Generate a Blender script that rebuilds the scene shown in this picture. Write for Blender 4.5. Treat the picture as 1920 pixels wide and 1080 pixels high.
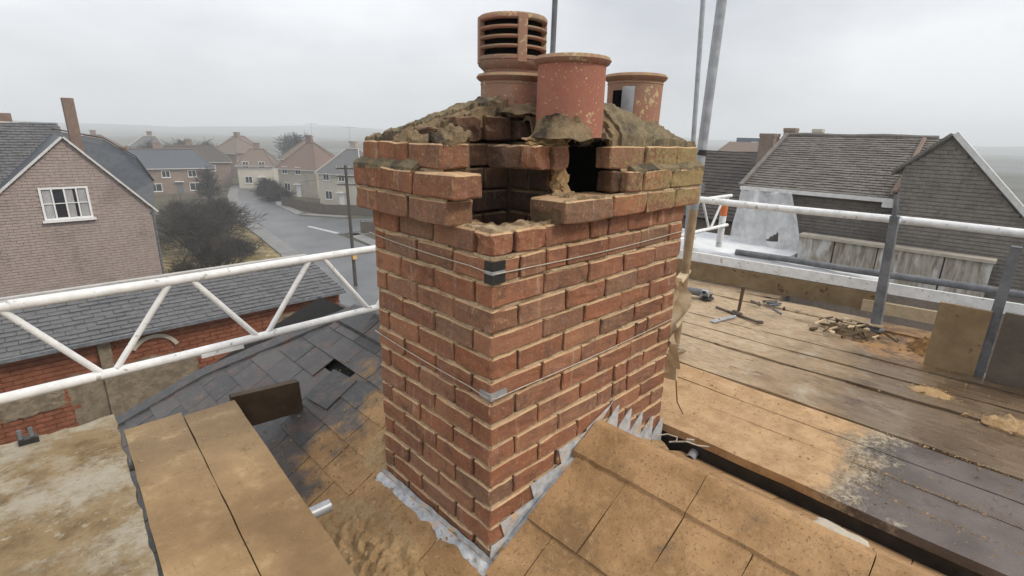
import bpy, bmesh, math, random
from mathutils import Vector, Matrix, noise as mnoise
rnd = random.Random(7)
sc = bpy.context.scene
for o in list(bpy.data.objects): bpy.data.objects.remove(o)
COL = sc.collection

# ------------------------------------------------------------------ camera, sky, sun, exposure
CAM = Vector((-0.931, -1.008, 9.0))
PITCH, ROLL, AZ = math.radians(16.7), math.radians(1.4), math.radians(45.0)
F = Vector((math.cos(AZ)*math.cos(PITCH), math.sin(AZ)*math.cos(PITCH), -math.sin(PITCH)))
R = Vector((math.sin(AZ), -math.cos(AZ), 0)); U = R.cross(F)
R2 = R*math.cos(ROLL)+U*math.sin(ROLL); U2 = U*math.cos(ROLL)-R*math.sin(ROLL)
cd = bpy.data.cameras.new('camera'); cam = bpy.data.objects.new('camera', cd); COL.objects.link(cam)
cam.matrix_world = Matrix(((R2.x, U2.x, -F.x, CAM.x), (R2.y, U2.y, -F.y, CAM.y), (R2.z, U2.z, -F.z, CAM.z), (0, 0, 0, 1)))
cd.sensor_width = 36; cd.lens = 968/1920*36; cd.clip_start = .05; cd.clip_end = 20000
sc.camera = cam

world = bpy.data.worlds.new('World'); sc.world = world; world.use_nodes = True
wt = world.node_tree; wt.nodes.clear()
SUN_EL, SUN_AZ = math.radians(44), math.radians(-68)     # direction towards the sun, azimuth from +X
wo = wt.nodes.new('ShaderNodeOutputWorld'); bg = wt.nodes.new('ShaderNodeBackground'); bg.inputs[1].default_value = .1
sky = wt.nodes.new('ShaderNodeTexSky'); sky.sky_type = 'NISHITA'; sky.sun_disc = False
sky.sun_elevation = SUN_EL; sky.sun_rotation = math.pi/2-SUN_AZ
tc = wt.nodes.new('ShaderNodeTexCoord'); mp = wt.nodes.new('ShaderNodeMapping'); mp.inputs['Scale'].default_value = (1.0, 1.0, 2.6)
nz = wt.nodes.new('ShaderNodeTexNoise'); nz.inputs['Scale'].default_value = 1.7; nz.inputs['Detail'].default_value = 5; nz.inputs['Roughness'].default_value = .52
rp = wt.nodes.new('ShaderNodeValToRGB')
rp.color_ramp.elements[0].position = .34; rp.color_ramp.elements[0].color = (.50, .515, .545, 1)
rp.color_ramp.elements[1].position = .66; rp.color_ramp.elements[1].color = (.80, .815, .83, 1)
gain = wt.nodes.new('ShaderNodeMix'); gain.data_type = 'RGBA'; gain.blend_type = 'MULTIPLY'; gain.inputs[0].default_value = 1; gain.inputs[7].default_value = (10.0, 10.0, 10.0, 1)
mx = wt.nodes.new('ShaderNodeMix'); mx.data_type = 'RGBA'; mx.inputs[0].default_value = .93
sx = wt.nodes.new('ShaderNodeSeparateXYZ'); mrz = wt.nodes.new('ShaderNodeMapRange'); wt.links.new(tc.outputs['Generated'], sx.inputs[0]); wt.links.new(sx.outputs[2], mrz.inputs[0])
for i_, v_ in enumerate((0.0, 1.0, 9.0, 16.5)): mrz.inputs[i_+1].default_value = v_      # an overcast sky grows brighter towards the zenith
cmb = wt.nodes.new('ShaderNodeCombineXYZ'); [wt.links.new(mrz.outputs[0], cmb.inputs[i_]) for i_ in range(3)]; wt.links.new(cmb.outputs[0], gain.inputs[7])
for a, b in ((tc.outputs['Generated'], mp.inputs[0]), (mp.outputs[0], nz.inputs['Vector']), (nz.outputs[0], rp.inputs[0]), (rp.outputs[0], gain.inputs[6]),
             (sky.outputs[0], mx.inputs[6]), (gain.outputs[2], mx.inputs[7]), (mx.outputs[2], bg.inputs[0]), (bg.outputs[0], wo.inputs[0])):
    wt.links.new(a, b)
sl = bpy.data.lights.new('sun', 'SUN'); sl.energy = 1.5; sl.angle = math.radians(13); sl.color = (1, .91, .78)
so = bpy.data.objects.new('sun', sl); COL.objects.link(so)
so.rotation_euler = Vector((math.cos(SUN_EL)*math.cos(SUN_AZ), math.cos(SUN_EL)*math.sin(SUN_AZ), math.sin(SUN_EL))).to_track_quat('Z', 'Y').to_euler()
vs = sc.view_settings; vs.view_transform = 'Standard'; vs.look = 'None'; vs.exposure = 0.34; vs.gamma = 1; vs.use_curve_mapping = False
sc.cycles.max_bounces = 6; sc.cycles.volume_bounces = 3; sc.cycles.use_denoising = True

# ------------------------------------------------------------------ material helpers
class NT:
    def __init__(s, name, rough=.8, spec=.35, metal=0):
        s.m = bpy.data.materials.new(name); s.m.use_nodes = True; s.t = s.m.node_tree
        s.b = s.t.nodes['Principled BSDF']; s.b.inputs['Roughness'].default_value = rough
        s.b.inputs['Specular IOR Level'].default_value = spec; s.b.inputs['Metallic'].default_value = metal
        g = s.n('ShaderNodeNewGeometry'); s.pos = g.outputs['Position']; s.nor = g.outputs['Normal']
        s.rand = s.n('ShaderNodeObjectInfo').outputs['Random']
        s.xyz = s.n('ShaderNodeSeparateXYZ'); s.l(s.pos, s.xyz.inputs[0])
        s.nxyz = s.n('ShaderNodeSeparateXYZ'); s.l(s.nor, s.nxyz.inputs[0])
    def n(s, t): return s.t.nodes.new(t)
    def l(s, a, b): s.t.links.new(a, b)
    def put(s, v, sock):
        if hasattr(v, 'node'): s.l(v, sock)
        elif isinstance(v, (tuple, list)) and len(v) == 3 and sock.type == 'RGBA': sock.default_value = (*v, 1)
        else: sock.default_value = v
    def noise(s, scale, detail=4, rough=.6, vec=None, per_obj=False, dist=0):
        q = s.n('ShaderNodeTexNoise')
        if per_obj:
            q.noise_dimensions = '4D'; s.l(s.math('MULTIPLY', s.rand, 60), q.inputs['W'])
        q.inputs['Scale'].default_value = scale; q.inputs['Detail'].default_value = detail; q.inputs['Roughness'].default_value = rough
        q.inputs['Distortion'].default_value = dist
        s.l(vec or s.pos, q.inputs['Vector']); return q.outputs[0]
    def voro(s, scale, vec=None):
        q = s.n('ShaderNodeTexVoronoi'); q.inputs['Scale'].default_value = scale; s.l(vec or s.pos, q.inputs['Vector']); return q.outputs['Distance']
    def scaled(s, sx, sy, sz, rot=0):
        q = s.n('ShaderNodeMapping'); q.inputs['Scale'].default_value = (sx, sy, sz); q.inputs['Rotation'].default_value = (0, 0, rot); s.l(s.pos, q.inputs[0]); return q.outputs[0]
    def ramp(s, f, st):
        q = s.n('ShaderNodeValToRGB'); e = q.color_ramp.elements
        while len(e) < len(st): e.new(.5)
        for x, (p, c) in zip(e, st): x.position = p; x.color = (*c, 1)
        s.l(f, q.inputs[0]); return q.outputs[0]
    def math(s, op, a, b=0.0, clamp=False):
        q = s.n('ShaderNodeMath'); q.operation = op; q.use_clamp = clamp; s.put(a, q.inputs[0]); s.put(b, q.inputs[1]); return q.outputs[0]
    def mr(s, f, lo, hi, a=0.0, b=1.0):
        q = s.n('ShaderNodeMapRange'); q.interpolation_type = 'SMOOTHSTEP'; s.put(f, q.inputs[0])
        for i, v in enumerate((lo, hi, a, b)): q.inputs[i+1].default_value = v
        return q.outputs[0]
    def mix(s, f, a, b, mode='MIX'):
        q = s.n('ShaderNodeMix'); q.data_type = 'RGBA'; q.blend_type = mode; s.put(f, q.inputs[0]); s.put(a, q.inputs[6]); s.put(b, q.inputs[7]); return q.outputs[2]
    def bump(s, h, strength=.5, dist=.01, prev=None):
        q = s.n('ShaderNodeBump'); q.inputs['Strength'].default_value = strength; q.inputs['Distance'].default_value = dist
        s.l(h, q.inputs['Height'])
        if prev: s.l(prev, q.inputs['Normal'])
        return q.outputs[0]
    def done(s, col, bump=None, rough=None):
        s.put(col, s.b.inputs['Base Color'])
        if bump: s.l(bump, s.b.inputs['Normal'])
        if rough is not None: s.put(rough, s.b.inputs['Roughness'])
        return s.m

def simple(name, c1, c2, scale=8, rough=.8, bs=30, bstr=.3, bd=.004, spec=.35, metal=0, per_obj=True, speck=None, detail=5):
    t = NT(name, rough, spec, metal)
    c = t.mix(t.mr(t.noise(scale, detail, .65, per_obj=per_obj), .3, .7), c1, c2)
    if per_obj: c = t.mix(t.math('MULTIPLY', t.mr(t.rand, 0, 1), .35), c, tuple(x*.6 for x in c1))
    if speck: c = t.mix(t.mr(t.noise(speck[1], 4, .7), speck[2], speck[2]+.08), c, speck[0])
    return t.done(c, t.bump(t.noise(bs, 6, .7), bstr, bd))

DUST = (.50, .30, .14); DUST2 = (.64, .43, .25); LICH = (.33, .27, .12)

def brick_mat(name, stops, soot_dark=0.0):
    t = NT(name, .88, .25)
    c = t.ramp(t.rand, stops)
    c = t.mix(t.mr(t.noise(45, 6, .8, per_obj=True), .45, .65, 0, .4), c, t.mix(.5, c, (.52, .30, .17)))
    n1 = t.noise(14, 5, .65, per_obj=True)
    c = t.mix(t.mr(n1, .35, .72), c, t.mix(.5, c, (.17, .105, .085)))
    c = t.mix(t.mr(t.noise(38, 4, .7), .55, .72, 0, .55), c, (.46, .19, .10))
    c = t.mix(t.mr(t.noise(8, 6, .75), .53, .70, 0, .8), c, (.095, .068, .05))
    gs = t.n('ShaderNodeSeparateXYZ'); gc = t.n('ShaderNodeTexCoord'); t.l(gc.outputs['Generated'], gs.inputs[0]); em = None
    for q, wd in ((0, .05), (1, .06), (2, .10)):
        e1 = t.mr(t.math('ABSOLUTE', t.math('SUBTRACT', gs.outputs[q], .5)), .5-wd, .5-wd*.25); em = e1 if em is None else t.math('ADD', em, e1)
    em = t.math('SUBTRACT', em, 1.0, True)
    c = t.mix(t.math('MULTIPLY', em, t.mr(t.noise(50, 4, .7), .35, .62, .0, .75)), c, (.52, .33, .19))
    # pale streaks washed down the face
    c = t.mix(t.mr(t.noise(6, 5, .75, t.scaled(3.2, 3.2, .55)), .55, .75, 0, .75), c, (.56, .39, .27))
    c = t.mix(t.mr(t.noise(2.6, 6, .7), .48, .68, 0, .5), c, t.mix(1.0, c, (.45, .42, .38), 'MULTIPLY'))
    # dusty ledges and lichen, heavier on the corbels at the far end
    up = t.mr(t.nxyz.outputs[2], .25, .8)
    lich = t.math('MULTIPLY', t.mr(t.xyz.outputs[2], 8.70, 8.80), t.mr(t.xyz.outputs[0], .35, 1.0, .12, 1))
    g = t.math('ADD', t.noise(70, 5, .75), t.math('MULTIPLY', lich, .2))
    c = t.mix(t.mr(g, .57, .70, 0, .85), c, LICH)
    c = t.mix(t.mr(t.noise(120, 3, .7), .60, .70, 0, .6), c, DUST2)
    c = t.mix(t.math('MULTIPLY', up, t.mr(t.noise(40, 4, .7), .3, .55, .55, 1)), c, DUST2)
    if soot_dark:
        c = t.mix(t.mr(t.noise(13, 5, .7), .35, .6, soot_dark*.65, min(1, soot_dark*1.0)), c, (.018, .014, .012))
    b = t.bump(t.noise(50, 7, .8, per_obj=True), .8, .010); b = t.bump(t.noise(260, 3, .7), .5, .002, b)
    return t.done(c, b)
BR = brick_mat('brick', [(0, (.29, .11, .055)), (.2, (.35, .142, .075)), (.4, (.245, .098, .055)), (.56, (.39, .175, .095)), (.72, (.27, .12, .068)), (.86, (.225, .13, .08)), (1, (.34, .155, .09))])
BR_SOOT = brick_mat('sooty_brick', [(0, (.22, .10, .055)), (.5, (.28, .12, .06)), (1, (.16, .09, .06))], .75)

def mortar_mat(name, c1, c2, c3=None, bstr=.9):
    t = NT(name, .95, .15)
    c = t.mix(t.mr(t.noise(18, 6, .7), .35, .65), c1, c2)
    c = t.mix(t.mr(t.noise(90, 5, .75), .55, .68, 0, .8), c, tuple(x*.35 for x in c1))
    if c3: c = t.mix(t.mr(t.noise(7, 5, .7), .5, .62), c, c3)
    b = t.bump(t.noise(45, 7, .78), bstr, .02); b = t.bump(t.noise(190, 3, .8), .6, .004, b)
    return t.done(c, b)
MORT = mortar_mat('mortar_core', (.16, .105, .06), (.24, .165, .095))
BED = mortar_mat('mortar_bed', (.52, .375, .225), (.70, .54, .36), (.30, .21, .12))
FLAUNCH = mortar_mat('flaunching_mortar', (.22, .18, .115), (.37, .29, .17), (.13, .108, .08))
BROKEN = mortar_mat('broken_mortar_fill', (.24, .175, .105), (.40, .29, .17), (.085, .068, .05))
FLAUNCH_IN = mortar_mat('broken_mortar', (.13, .10, .07), (.26, .20, .13), (.05, .043, .037), 1)
SAND = mortar_mat('sandy_mortar', (.50, .32, .155), (.60, .42, .235))
SOOT_DARK = simple('soot_dark', (.006, .006, .006), (.012, .011, .010), 20, .95, spec=.05)  # soot black that also paints the darkness inside flues and pots
LEAD = None
def lead_mat():
    t = NT('lead', .55, .4)
    c = t.mix(t.mr(t.noise(25, 6, .7), .35, .65), (.33, .34, .355), (.56, .57, .58))
    c = t.mix(t.mr(t.noise(12, 5, .7), .52, .66, 0, .85), c, DUST2)
    c = t.mix(t.mr(t.noise(60, 5, .7), .62, .7, 0, .7), c, (.2, .18, .15))
    return t.done(c, t.bump(t.noise(35, 5, .7), .5, .008))
LEAD = lead_mat()

def clay_mat(name, base, dark, lich):
    t = NT(name, .8, .3)
    c = t.mix(t.mr(t.noise(7, 5, .6), .35, .7), base, dark)
    c = t.mix(t.mr(t.math('ADD', t.noise(60, 5, .7), t.math('MULTIPLY', t.mr(t.noise(6, 3), .4, .7), lich)), .70, .78, 0, .9), c, (.55, .44, .25))
    c = t.mix(t.mr(t.noise(150, 2, .5), .66, .71, 0, .9), c, (.62, .52, .34))
    up = t.mr(t.nxyz.outputs[2], -.2, .5)
    c = t.mix(t.math('MULTIPLY', up, t.mr(t.noise(45, 5, .75), .4, .65, .05, .75)), c, LICH)
    return t.done(c, t.bump(t.noise(90, 5, .7), .35, .003))
CLAY = clay_mat('terracotta', (.36, .13, .09), (.31, .12, .085), .21)
CLAY_RIM = clay_mat('terracotta_rim', (.30, .19, .135), (.33, .155, .105), .26)
CLAY_OLD = clay_mat('weathered_terracotta', (.35, .16, .11), (.25, .18, .13), .24)

def slate_mat():
    t = NT('slate', .4, .5)
    c = t.ramp(t.rand, [(0, (.034, .034, .036)), (.3, (.055, .055, .055)), (.55, (.082, .066, .056)), (.75, (.045, .044, .045)), (1, (.09, .082, .075))])
    c = t.mix(t.mr(t.noise(22, 6, .7, per_obj=True), .45, .75, 0, .6), c, (.16, .13, .115))
    # brick dust lies thick round the stack and thins out along the roof
    near = t.math('ADD', t.mr(t.xyz.outputs[1], .60, 1.45, 1, 0), t.mr(t.xyz.outputs[0], .05, -.25, 0, -.12))
    n1 = t.math('ADD', t.noise(5, 6, .7), t.math('MULTIPLY', near, .42))
    n1 = t.math('SUBTRACT', n1, .12)
    fine = t.noise(110, 4, .8)
    f = t.mr(n1, .46, .68, 0, .97)
    d = t.mix(t.mr(t.noise(6, 6, .6), .35, .65), (.29, .165, .07), (.45, .27, .125))
    d = t.mix(t.mr(t.noise(3.2, 6, .75), .52, .66, 0, .6), d, (.19, .115, .05))
    d = t.mix(t.mr(t.noise(30, 5, .75), .5, .7, 0, .45), d, (.56, .36, .19))
    d = t.mix(t.mr(fine, .56, .64, 0, .9), d, (.15, .09, .042))
    rust = t.mix(t.mr(t.noise(9, 5, .7), .5, .7, 0, .55), c, (.16, .075, .045))
    c = t.mix(f, rust, d)
    b = t.bump(t.noise(60, 6, .75), .55, .006); b = t.bump(fine, .6, .003, b)
    return t.done(c, b, t.mr(f, .1, .7, .34, .95))
SLATE = slate_mat()
UNDER = simple('dark_underlay', (.012, .011, .010), (.02, .018, .016), 20, .9)

def plank_mat():
    t = NT('scaffold_plank', .8, .35)
    gr = t.noise(14, 6, .65, t.scaled(9, .55, 9), per_obj=True)
    c = t.mix(t.mr(gr, .3, .72), (.19, .125, .068), (.35, .245, .145))
    c = t.mix(t.math('MULTIPLY', t.rand, .45), c, (.16, .12, .085))
    # grey silt then dust, both as they were trodden in
    c = t.mix(t.mr(t.noise(5, 6, .7), .48, .7, 0, .75), c, (.42, .37, .285))
    X, Y = t.xyz.outputs[0], t.xyz.outputs[1]
    wob = t.math('MULTIPLY', t.math('SUBTRACT', t.noise(5, 6, .75), .5), .7)
    wob2 = t.math('MULTIPLY', t.math('SUBTRACT', t.noise(2.2, 5, .7), .5), 1.2)
    nearb = t.mr(X, 1.80, 1.86, 1, 0)
    dustf = t.mr(t.math('ADD', Y, wob), -.72, -.58, 0, 1)
    dust = t.mix(t.mr(t.noise(10, 6, .7), .3, .7), (.37, .225, .11), (.52, .34, .185))
    dust = t.mix(t.mr(t.noise(62, 5, .85), .575, .64, 0, .85), dust, (.13, .08, .042))
    c = t.mix(t.math('MULTIPLY', nearb, dustf), c, dust)
    wet = t.mix(t.mr(t.noise(4, 5, .6), .35, .65), (.095, .076, .066), (.15, .122, .11))
    wet = t.mix(t.mr(t.noise(160, 3, .8), .64, .70, 0, .8), wet, (.45, .38, .29))
    wf = t.math('MULTIPLY', nearb, t.mr(t.math('ADD', Y, wob), -.86, -.72, 1, 0))
    c = t.mix(wf, c, wet)
    # silt crust where the wet stops
    cr = t.math('MULTIPLY', t.mr(t.math('ABSOLUTE', t.math('ADD', t.math('ADD', Y, wob), .74)), .0, .13, .9, 0), t.mr(t.noise(40, 5, .8), .42, .6))
    c = t.mix(cr, c, (.43, .38, .285))
    far = t.mr(X, 1.80, 1.86, 0, 1)
    dust3 = t.mix(t.mr(t.noise(13, 6, .7, t.scaled(4, 1, 1)), .35, .65), (.36, .25, .15), (.55, .43, .29))
    c = t.mix(t.math('MULTIPLY', far, t.mr(t.math('ADD', Y, wob2), -.50, .35, 0, .8)), c, dust3)
    w2 = t.math('MULTIPLY', far, t.mr(t.math('ADD', Y, wob2), -.80, -.25, .85, 0))
    c = t.mix(w2, c, t.mix(t.mr(gr, .3, .7), (.085, .056, .034), (.21, .148, .09)))
    c = t.mix(t.math('MULTIPLY', far, t.mr(t.noise(5, 7, .82, t.scaled(3.5, 1, 1)), .555, .64, 0, .85)), c, (.075, .05, .032))
    rx = t.math('DIVIDE', t.math('SUBTRACT', X, 3.25), .45); ry = t.math('DIVIDE', t.math('ADD', Y, .62), .38)
    rr = t.math('ADD', t.math('ADD', t.math('MULTIPLY', rx, rx), t.math('MULTIPLY', ry, ry)), wob2)
    c = t.mix(t.mr(rr, .4, 1.3, .8, 0), c, t.mix(t.mr(t.noise(9, 6, .8), .4, .6), (.10, .055, .025), (.34, .18, .065)))
    b = t.bump(gr, .35, .004); b = t.bump(t.noise(95, 5, .8), .6, .004, b)
    wetall = t.math('MAXIMUM', wf, w2)
    pud = t.math('MULTIPLY', t.mr(t.noise(2.3, 5, .6), .50, .58), t.mr(t.math('ADD', Y, wob2), -.9, .1, 1, .35))
    c = t.mix(t.math('MULTIPLY', pud, .45), c, t.mix(1.0, c, (.42, .36, .30), 'MULTIPLY'))
    return t.done(c, b, t.math('SUBTRACT', t.mr(wetall, 0, .9, .85, .30), t.math('MULTIPLY', pud, .32), True))
PLANK = plank_mat()

def board_mat():
    t = NT('dusty_board', .85, .25)
    c = t.mix(t.mr(t.noise(2.5, 6, .65), .3, .7), (.215, .135, .066), (.40, .262, .132))
    c = t.mix(t.mr(t.xyz.outputs[1], .5, 1.4, 0, .4), c, (.24, .19, .125))
    c = t.mix(t.mr(t.noise(5, 5, .7), .54, .72, 0, .6), c, (.52, .375, .215))
    c = t.mix(t.mr(t.noise(110, 4, .8), .60, .68, 0, .6), c, (.14, .09, .045))
    c = t.mix(t.mr(t.noise(9, 6, .8), .56, .68, 0, .75), c, (.19, .125, .065))
    c = t.mix(t.mr(t.noise(16, 6, .7, t.scaled(6, .8, 6)), .58, .7, 0, .5), c, (.17, .115, .06))
    b = t.bump(t.noise(30, 7, .75), .6, .012); b = t.bump(t.noise(170, 4, .8), .5, .003, b)
    return t.done(c, b)
BOARD = board_mat()
def splash_mat():
    t = NT('mortar_splashed_board', .9, .2)
    c = t.mix(t.mr(t.noise(9, 6, .7), .3, .6), (.25, .165, .082), (.44, .315, .17))
    big = t.noise(3.0, 7, .72)
    c = t.mix(t.mr(big, .43, .60), c, (.60, .53, .41))
    c = t.mix(t.mr(t.noise(26, 6, .75), .57, .68, 0, .7), c, (.68, .60, .47))
    c = t.mix(t.mr(t.noise(33, 6, .75), .60, .68, 0, .8), c, (.20, .14, .075))
    b = t.bump(t.noise(14, 7, .75, t.scaled(1, 1.6, 1)), 1, .04); b = t.bump(t.noise(90, 5, .8), .6, .006, b)
    return t.done(c, b)
SPLASH = splash_mat()
DARKWOOD = simple('dark_wet_wood', (.055, .034, .018), (.125, .08, .043), 9, .55, 40, .4, .004)
TOEWOOD = simple('toe_board_wood', (.20, .135, .07), (.32, .235, .13), 7, .8, 40, .4, .004, speck=((.09, .055, .03), 9, .6))
WHITE = simple('white_painted_steel', (.66, .66, .65), (.82, .82, .81), 14, .5, 60, .45, .003, speck=((.40, .38, .35), 19, .60), per_obj=False)
GREYSTEEL = simple('grey_steel', (.10, .105, .115), (.18, .185, .195), 12, .5, 50, .3, .002, per_obj=False)
GALV = simple('galvanised_steel', (.30, .31, .33), (.44, .45, .47), 15, .42, 50, .2, .002, per_obj=False, metal=.35)
RUSTY = simple('dusty_scaffold_tube', (.36, .265, .16), (.22, .15, .09), 9, .7, 40, .4, .002, per_obj=False)
BLACK = simple('black_plastic', (.018, .017, .016), (.04, .037, .034), 15, .4, per_obj=False)
TOOLM = simple('rusted_tool_steel', (.07, .052, .042), (.15, .115, .09), 30, .6, per_obj=False)
WIRE = simple('steel_wire', (.36, .31, .24), (.52, .47, .38), 60, .5, per_obj=False)
SHEET = simple('white_sheeting', (.62, .63, .64), (.74, .745, .75), 4, .45, 6, .5, .03, per_obj=False)
RAG = simple('dusty_sheeting', (.50, .37, .22), (.62, .49, .32), 14, .7, 40, .6, .006, per_obj=False)
GLASS = simple('dark_glass', (.018, .021, .026), (.035, .04, .045), 3, .08, 3, .05, .01, spec=.6)
CURTAIN = simple('net_curtain', (.35, .35, .36), (.5, .5, .5), 3, .8)
PVC = simple('white_window_frame', (.74, .74, .73), (.80, .80, .79), 5, .4, per_obj=False)
BARGE = simple('pale_bargeboard', (.55, .54, .52), (.66, .65, .63), 8, .6, per_obj=False)
def far_brick(name, a, b, c3):
    t = NT(name, .9, .2)
    c = t.mix(t.mr(t.noise(6, 5, .75), .35, .65), a, b)
    c = t.mix(t.mr(t.noise(23, 4, .8, t.scaled(.6, .6, 2)), .55, .66, 0, .7), c, c3)
    c = t.mix(t.mr(t.noise(1.1, 5, .65), .5, .72, 0, .5), c, tuple(x*.6 for x in a))
    return t.done(c, t.bump(t.noise(40, 5, .8), .5, .01))
PINKBRICK = far_brick('pinkish_brick', (.35, .29, .26), (.41, .345, .315), (.28, .225, .20))
REDBRICK = far_brick('red_brick', (.19, .07, .04), (.27, .105, .058), (.11, .055, .04))
BROWNBRICK = far_brick('brown_brick', (.18, .145, .118), (.235, .19, .152), (.115, .092, .078))
REDMIX = far_brick('mixed_red_brick', (.22, .16, .13), (.28, .22, .18), (.40, .33, .27))
CREAM = far_brick('cream_render', (.52, .475, .40), (.58, .53, .45), (.46, .41, .34))
BUFF = far_brick('buff_render', (.40, .35, .28), (.46, .41, .34), (.36, .31, .25))
GREYREND = far_brick('grey_render', (.40, .38, .355), (.50, .48, .45), (.30, .28, .26))
PATCH = far_brick('stained_render_patch', (.15, .118, .082), (.25, .20, .14), (.085, .068, .05))
def tile_mat(name, a, b, c3, rough=.7):
    t = NT(name, rough, .4)
    v = t.n('ShaderNodeVertexColor') if False else None
    c = t.mix(t.mr(t.noise(5, 6, .75), .35, .65), a, b)
    c = t.mix(t.mr(t.noise(30, 5, .8), .54, .66, 0, .8), c, c3)
    return t.done(c, t.bump(t.noise(50, 4, .7), .4, .006))
GTILE = tile_mat('grey_slates', (.085, .085, .09), (.125, .122, .122), (.19, .18, .17), .55)
BTILE = tile_mat('brown_grey_tiles', (.125, .11, .096), (.18, .16, .14), (.25, .225, .195))
HTILE = tile_mat('hung_tiles', (.155, .138, .12), (.225, .20, .175), (.29, .265, .235))  # roof tile colours lightened to offset the shading on upright walls
DKTILE = tile_mat('dark_brown_tiles', (.05, .043, .038), (.075, .064, .056), (.16, .125, .09))
BLTILE = tile_mat('blue_grey_slates', (.055, .064, .077), (.075, .085, .098), (.10, .11, .12), .5)
RDTILE = tile_mat('faded_red_tiles', (.155, .085, .06), (.145, .11, .088), (.21, .13, .09))
BWTILE = tile_mat('faded_brown_tiles', (.145, .105, .08), (.175, .13, .10), (.11, .085, .07))
def asphalt():
    t = NT('wet_asphalt', .4, .5)
    c = t.mix(t.mr(t.noise(.25, 5, .6), .35, .65), (.075, .077, .082), (.12, .122, .126))
    return t.done(c, t.bump(t.noise(30, 3), .2, .004))
ROAD = asphalt()
PAVE = simple('pavement_slabs', (.16, .155, .15), (.22, .215, .205), .6, .6, per_obj=False)
def ground_mat():
    t = NT('ground', .95, .1)
    c = t.mix(t.mr(t.noise(.05, 6, .7), .4, .6), (.06, .065, .04), (.105, .09, .06))
    c = t.mix(t.mr(t.noise(.004, 5, .7), .45, .6), c, (.15, .155, .15))
    return t.done(c)
GROUND = ground_mat()
GRASS = simple('wet_winter_grass', (.13, .10, .035), (.20, .15, .055), .8, .9, 8, .6, .05, per_obj=False, speck=((.34, .27, .16), 1.2, .52))
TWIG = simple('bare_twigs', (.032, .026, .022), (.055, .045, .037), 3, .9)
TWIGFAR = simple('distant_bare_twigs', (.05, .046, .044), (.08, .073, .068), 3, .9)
POLEWOOD = simple('tarred_pole_wood', (.06, .05, .042), (.10, .085, .072), 2, .8)
CHIMN = far_brick('brown_chimney_brick', (.21, .15, .12), (.25, .185, .15), (.16, .115, .09))
ORANGE = simple('orange_band', (.62, .16, .05), (.66, .2, .07), 9, .6, per_obj=False)
PAINT = simple('road_paint', (.55, .55, .54), (.65, .65, .64), 4, .6, per_obj=False)
FENCEW = simple('weathered_fence_wood', (.085, .066, .05), (.13, .10, .078), 2, .85)
TAN = simple('pale_timber', (.45, .34, .21), (.56, .44, .29), 20, .8, per_obj=False)

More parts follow.
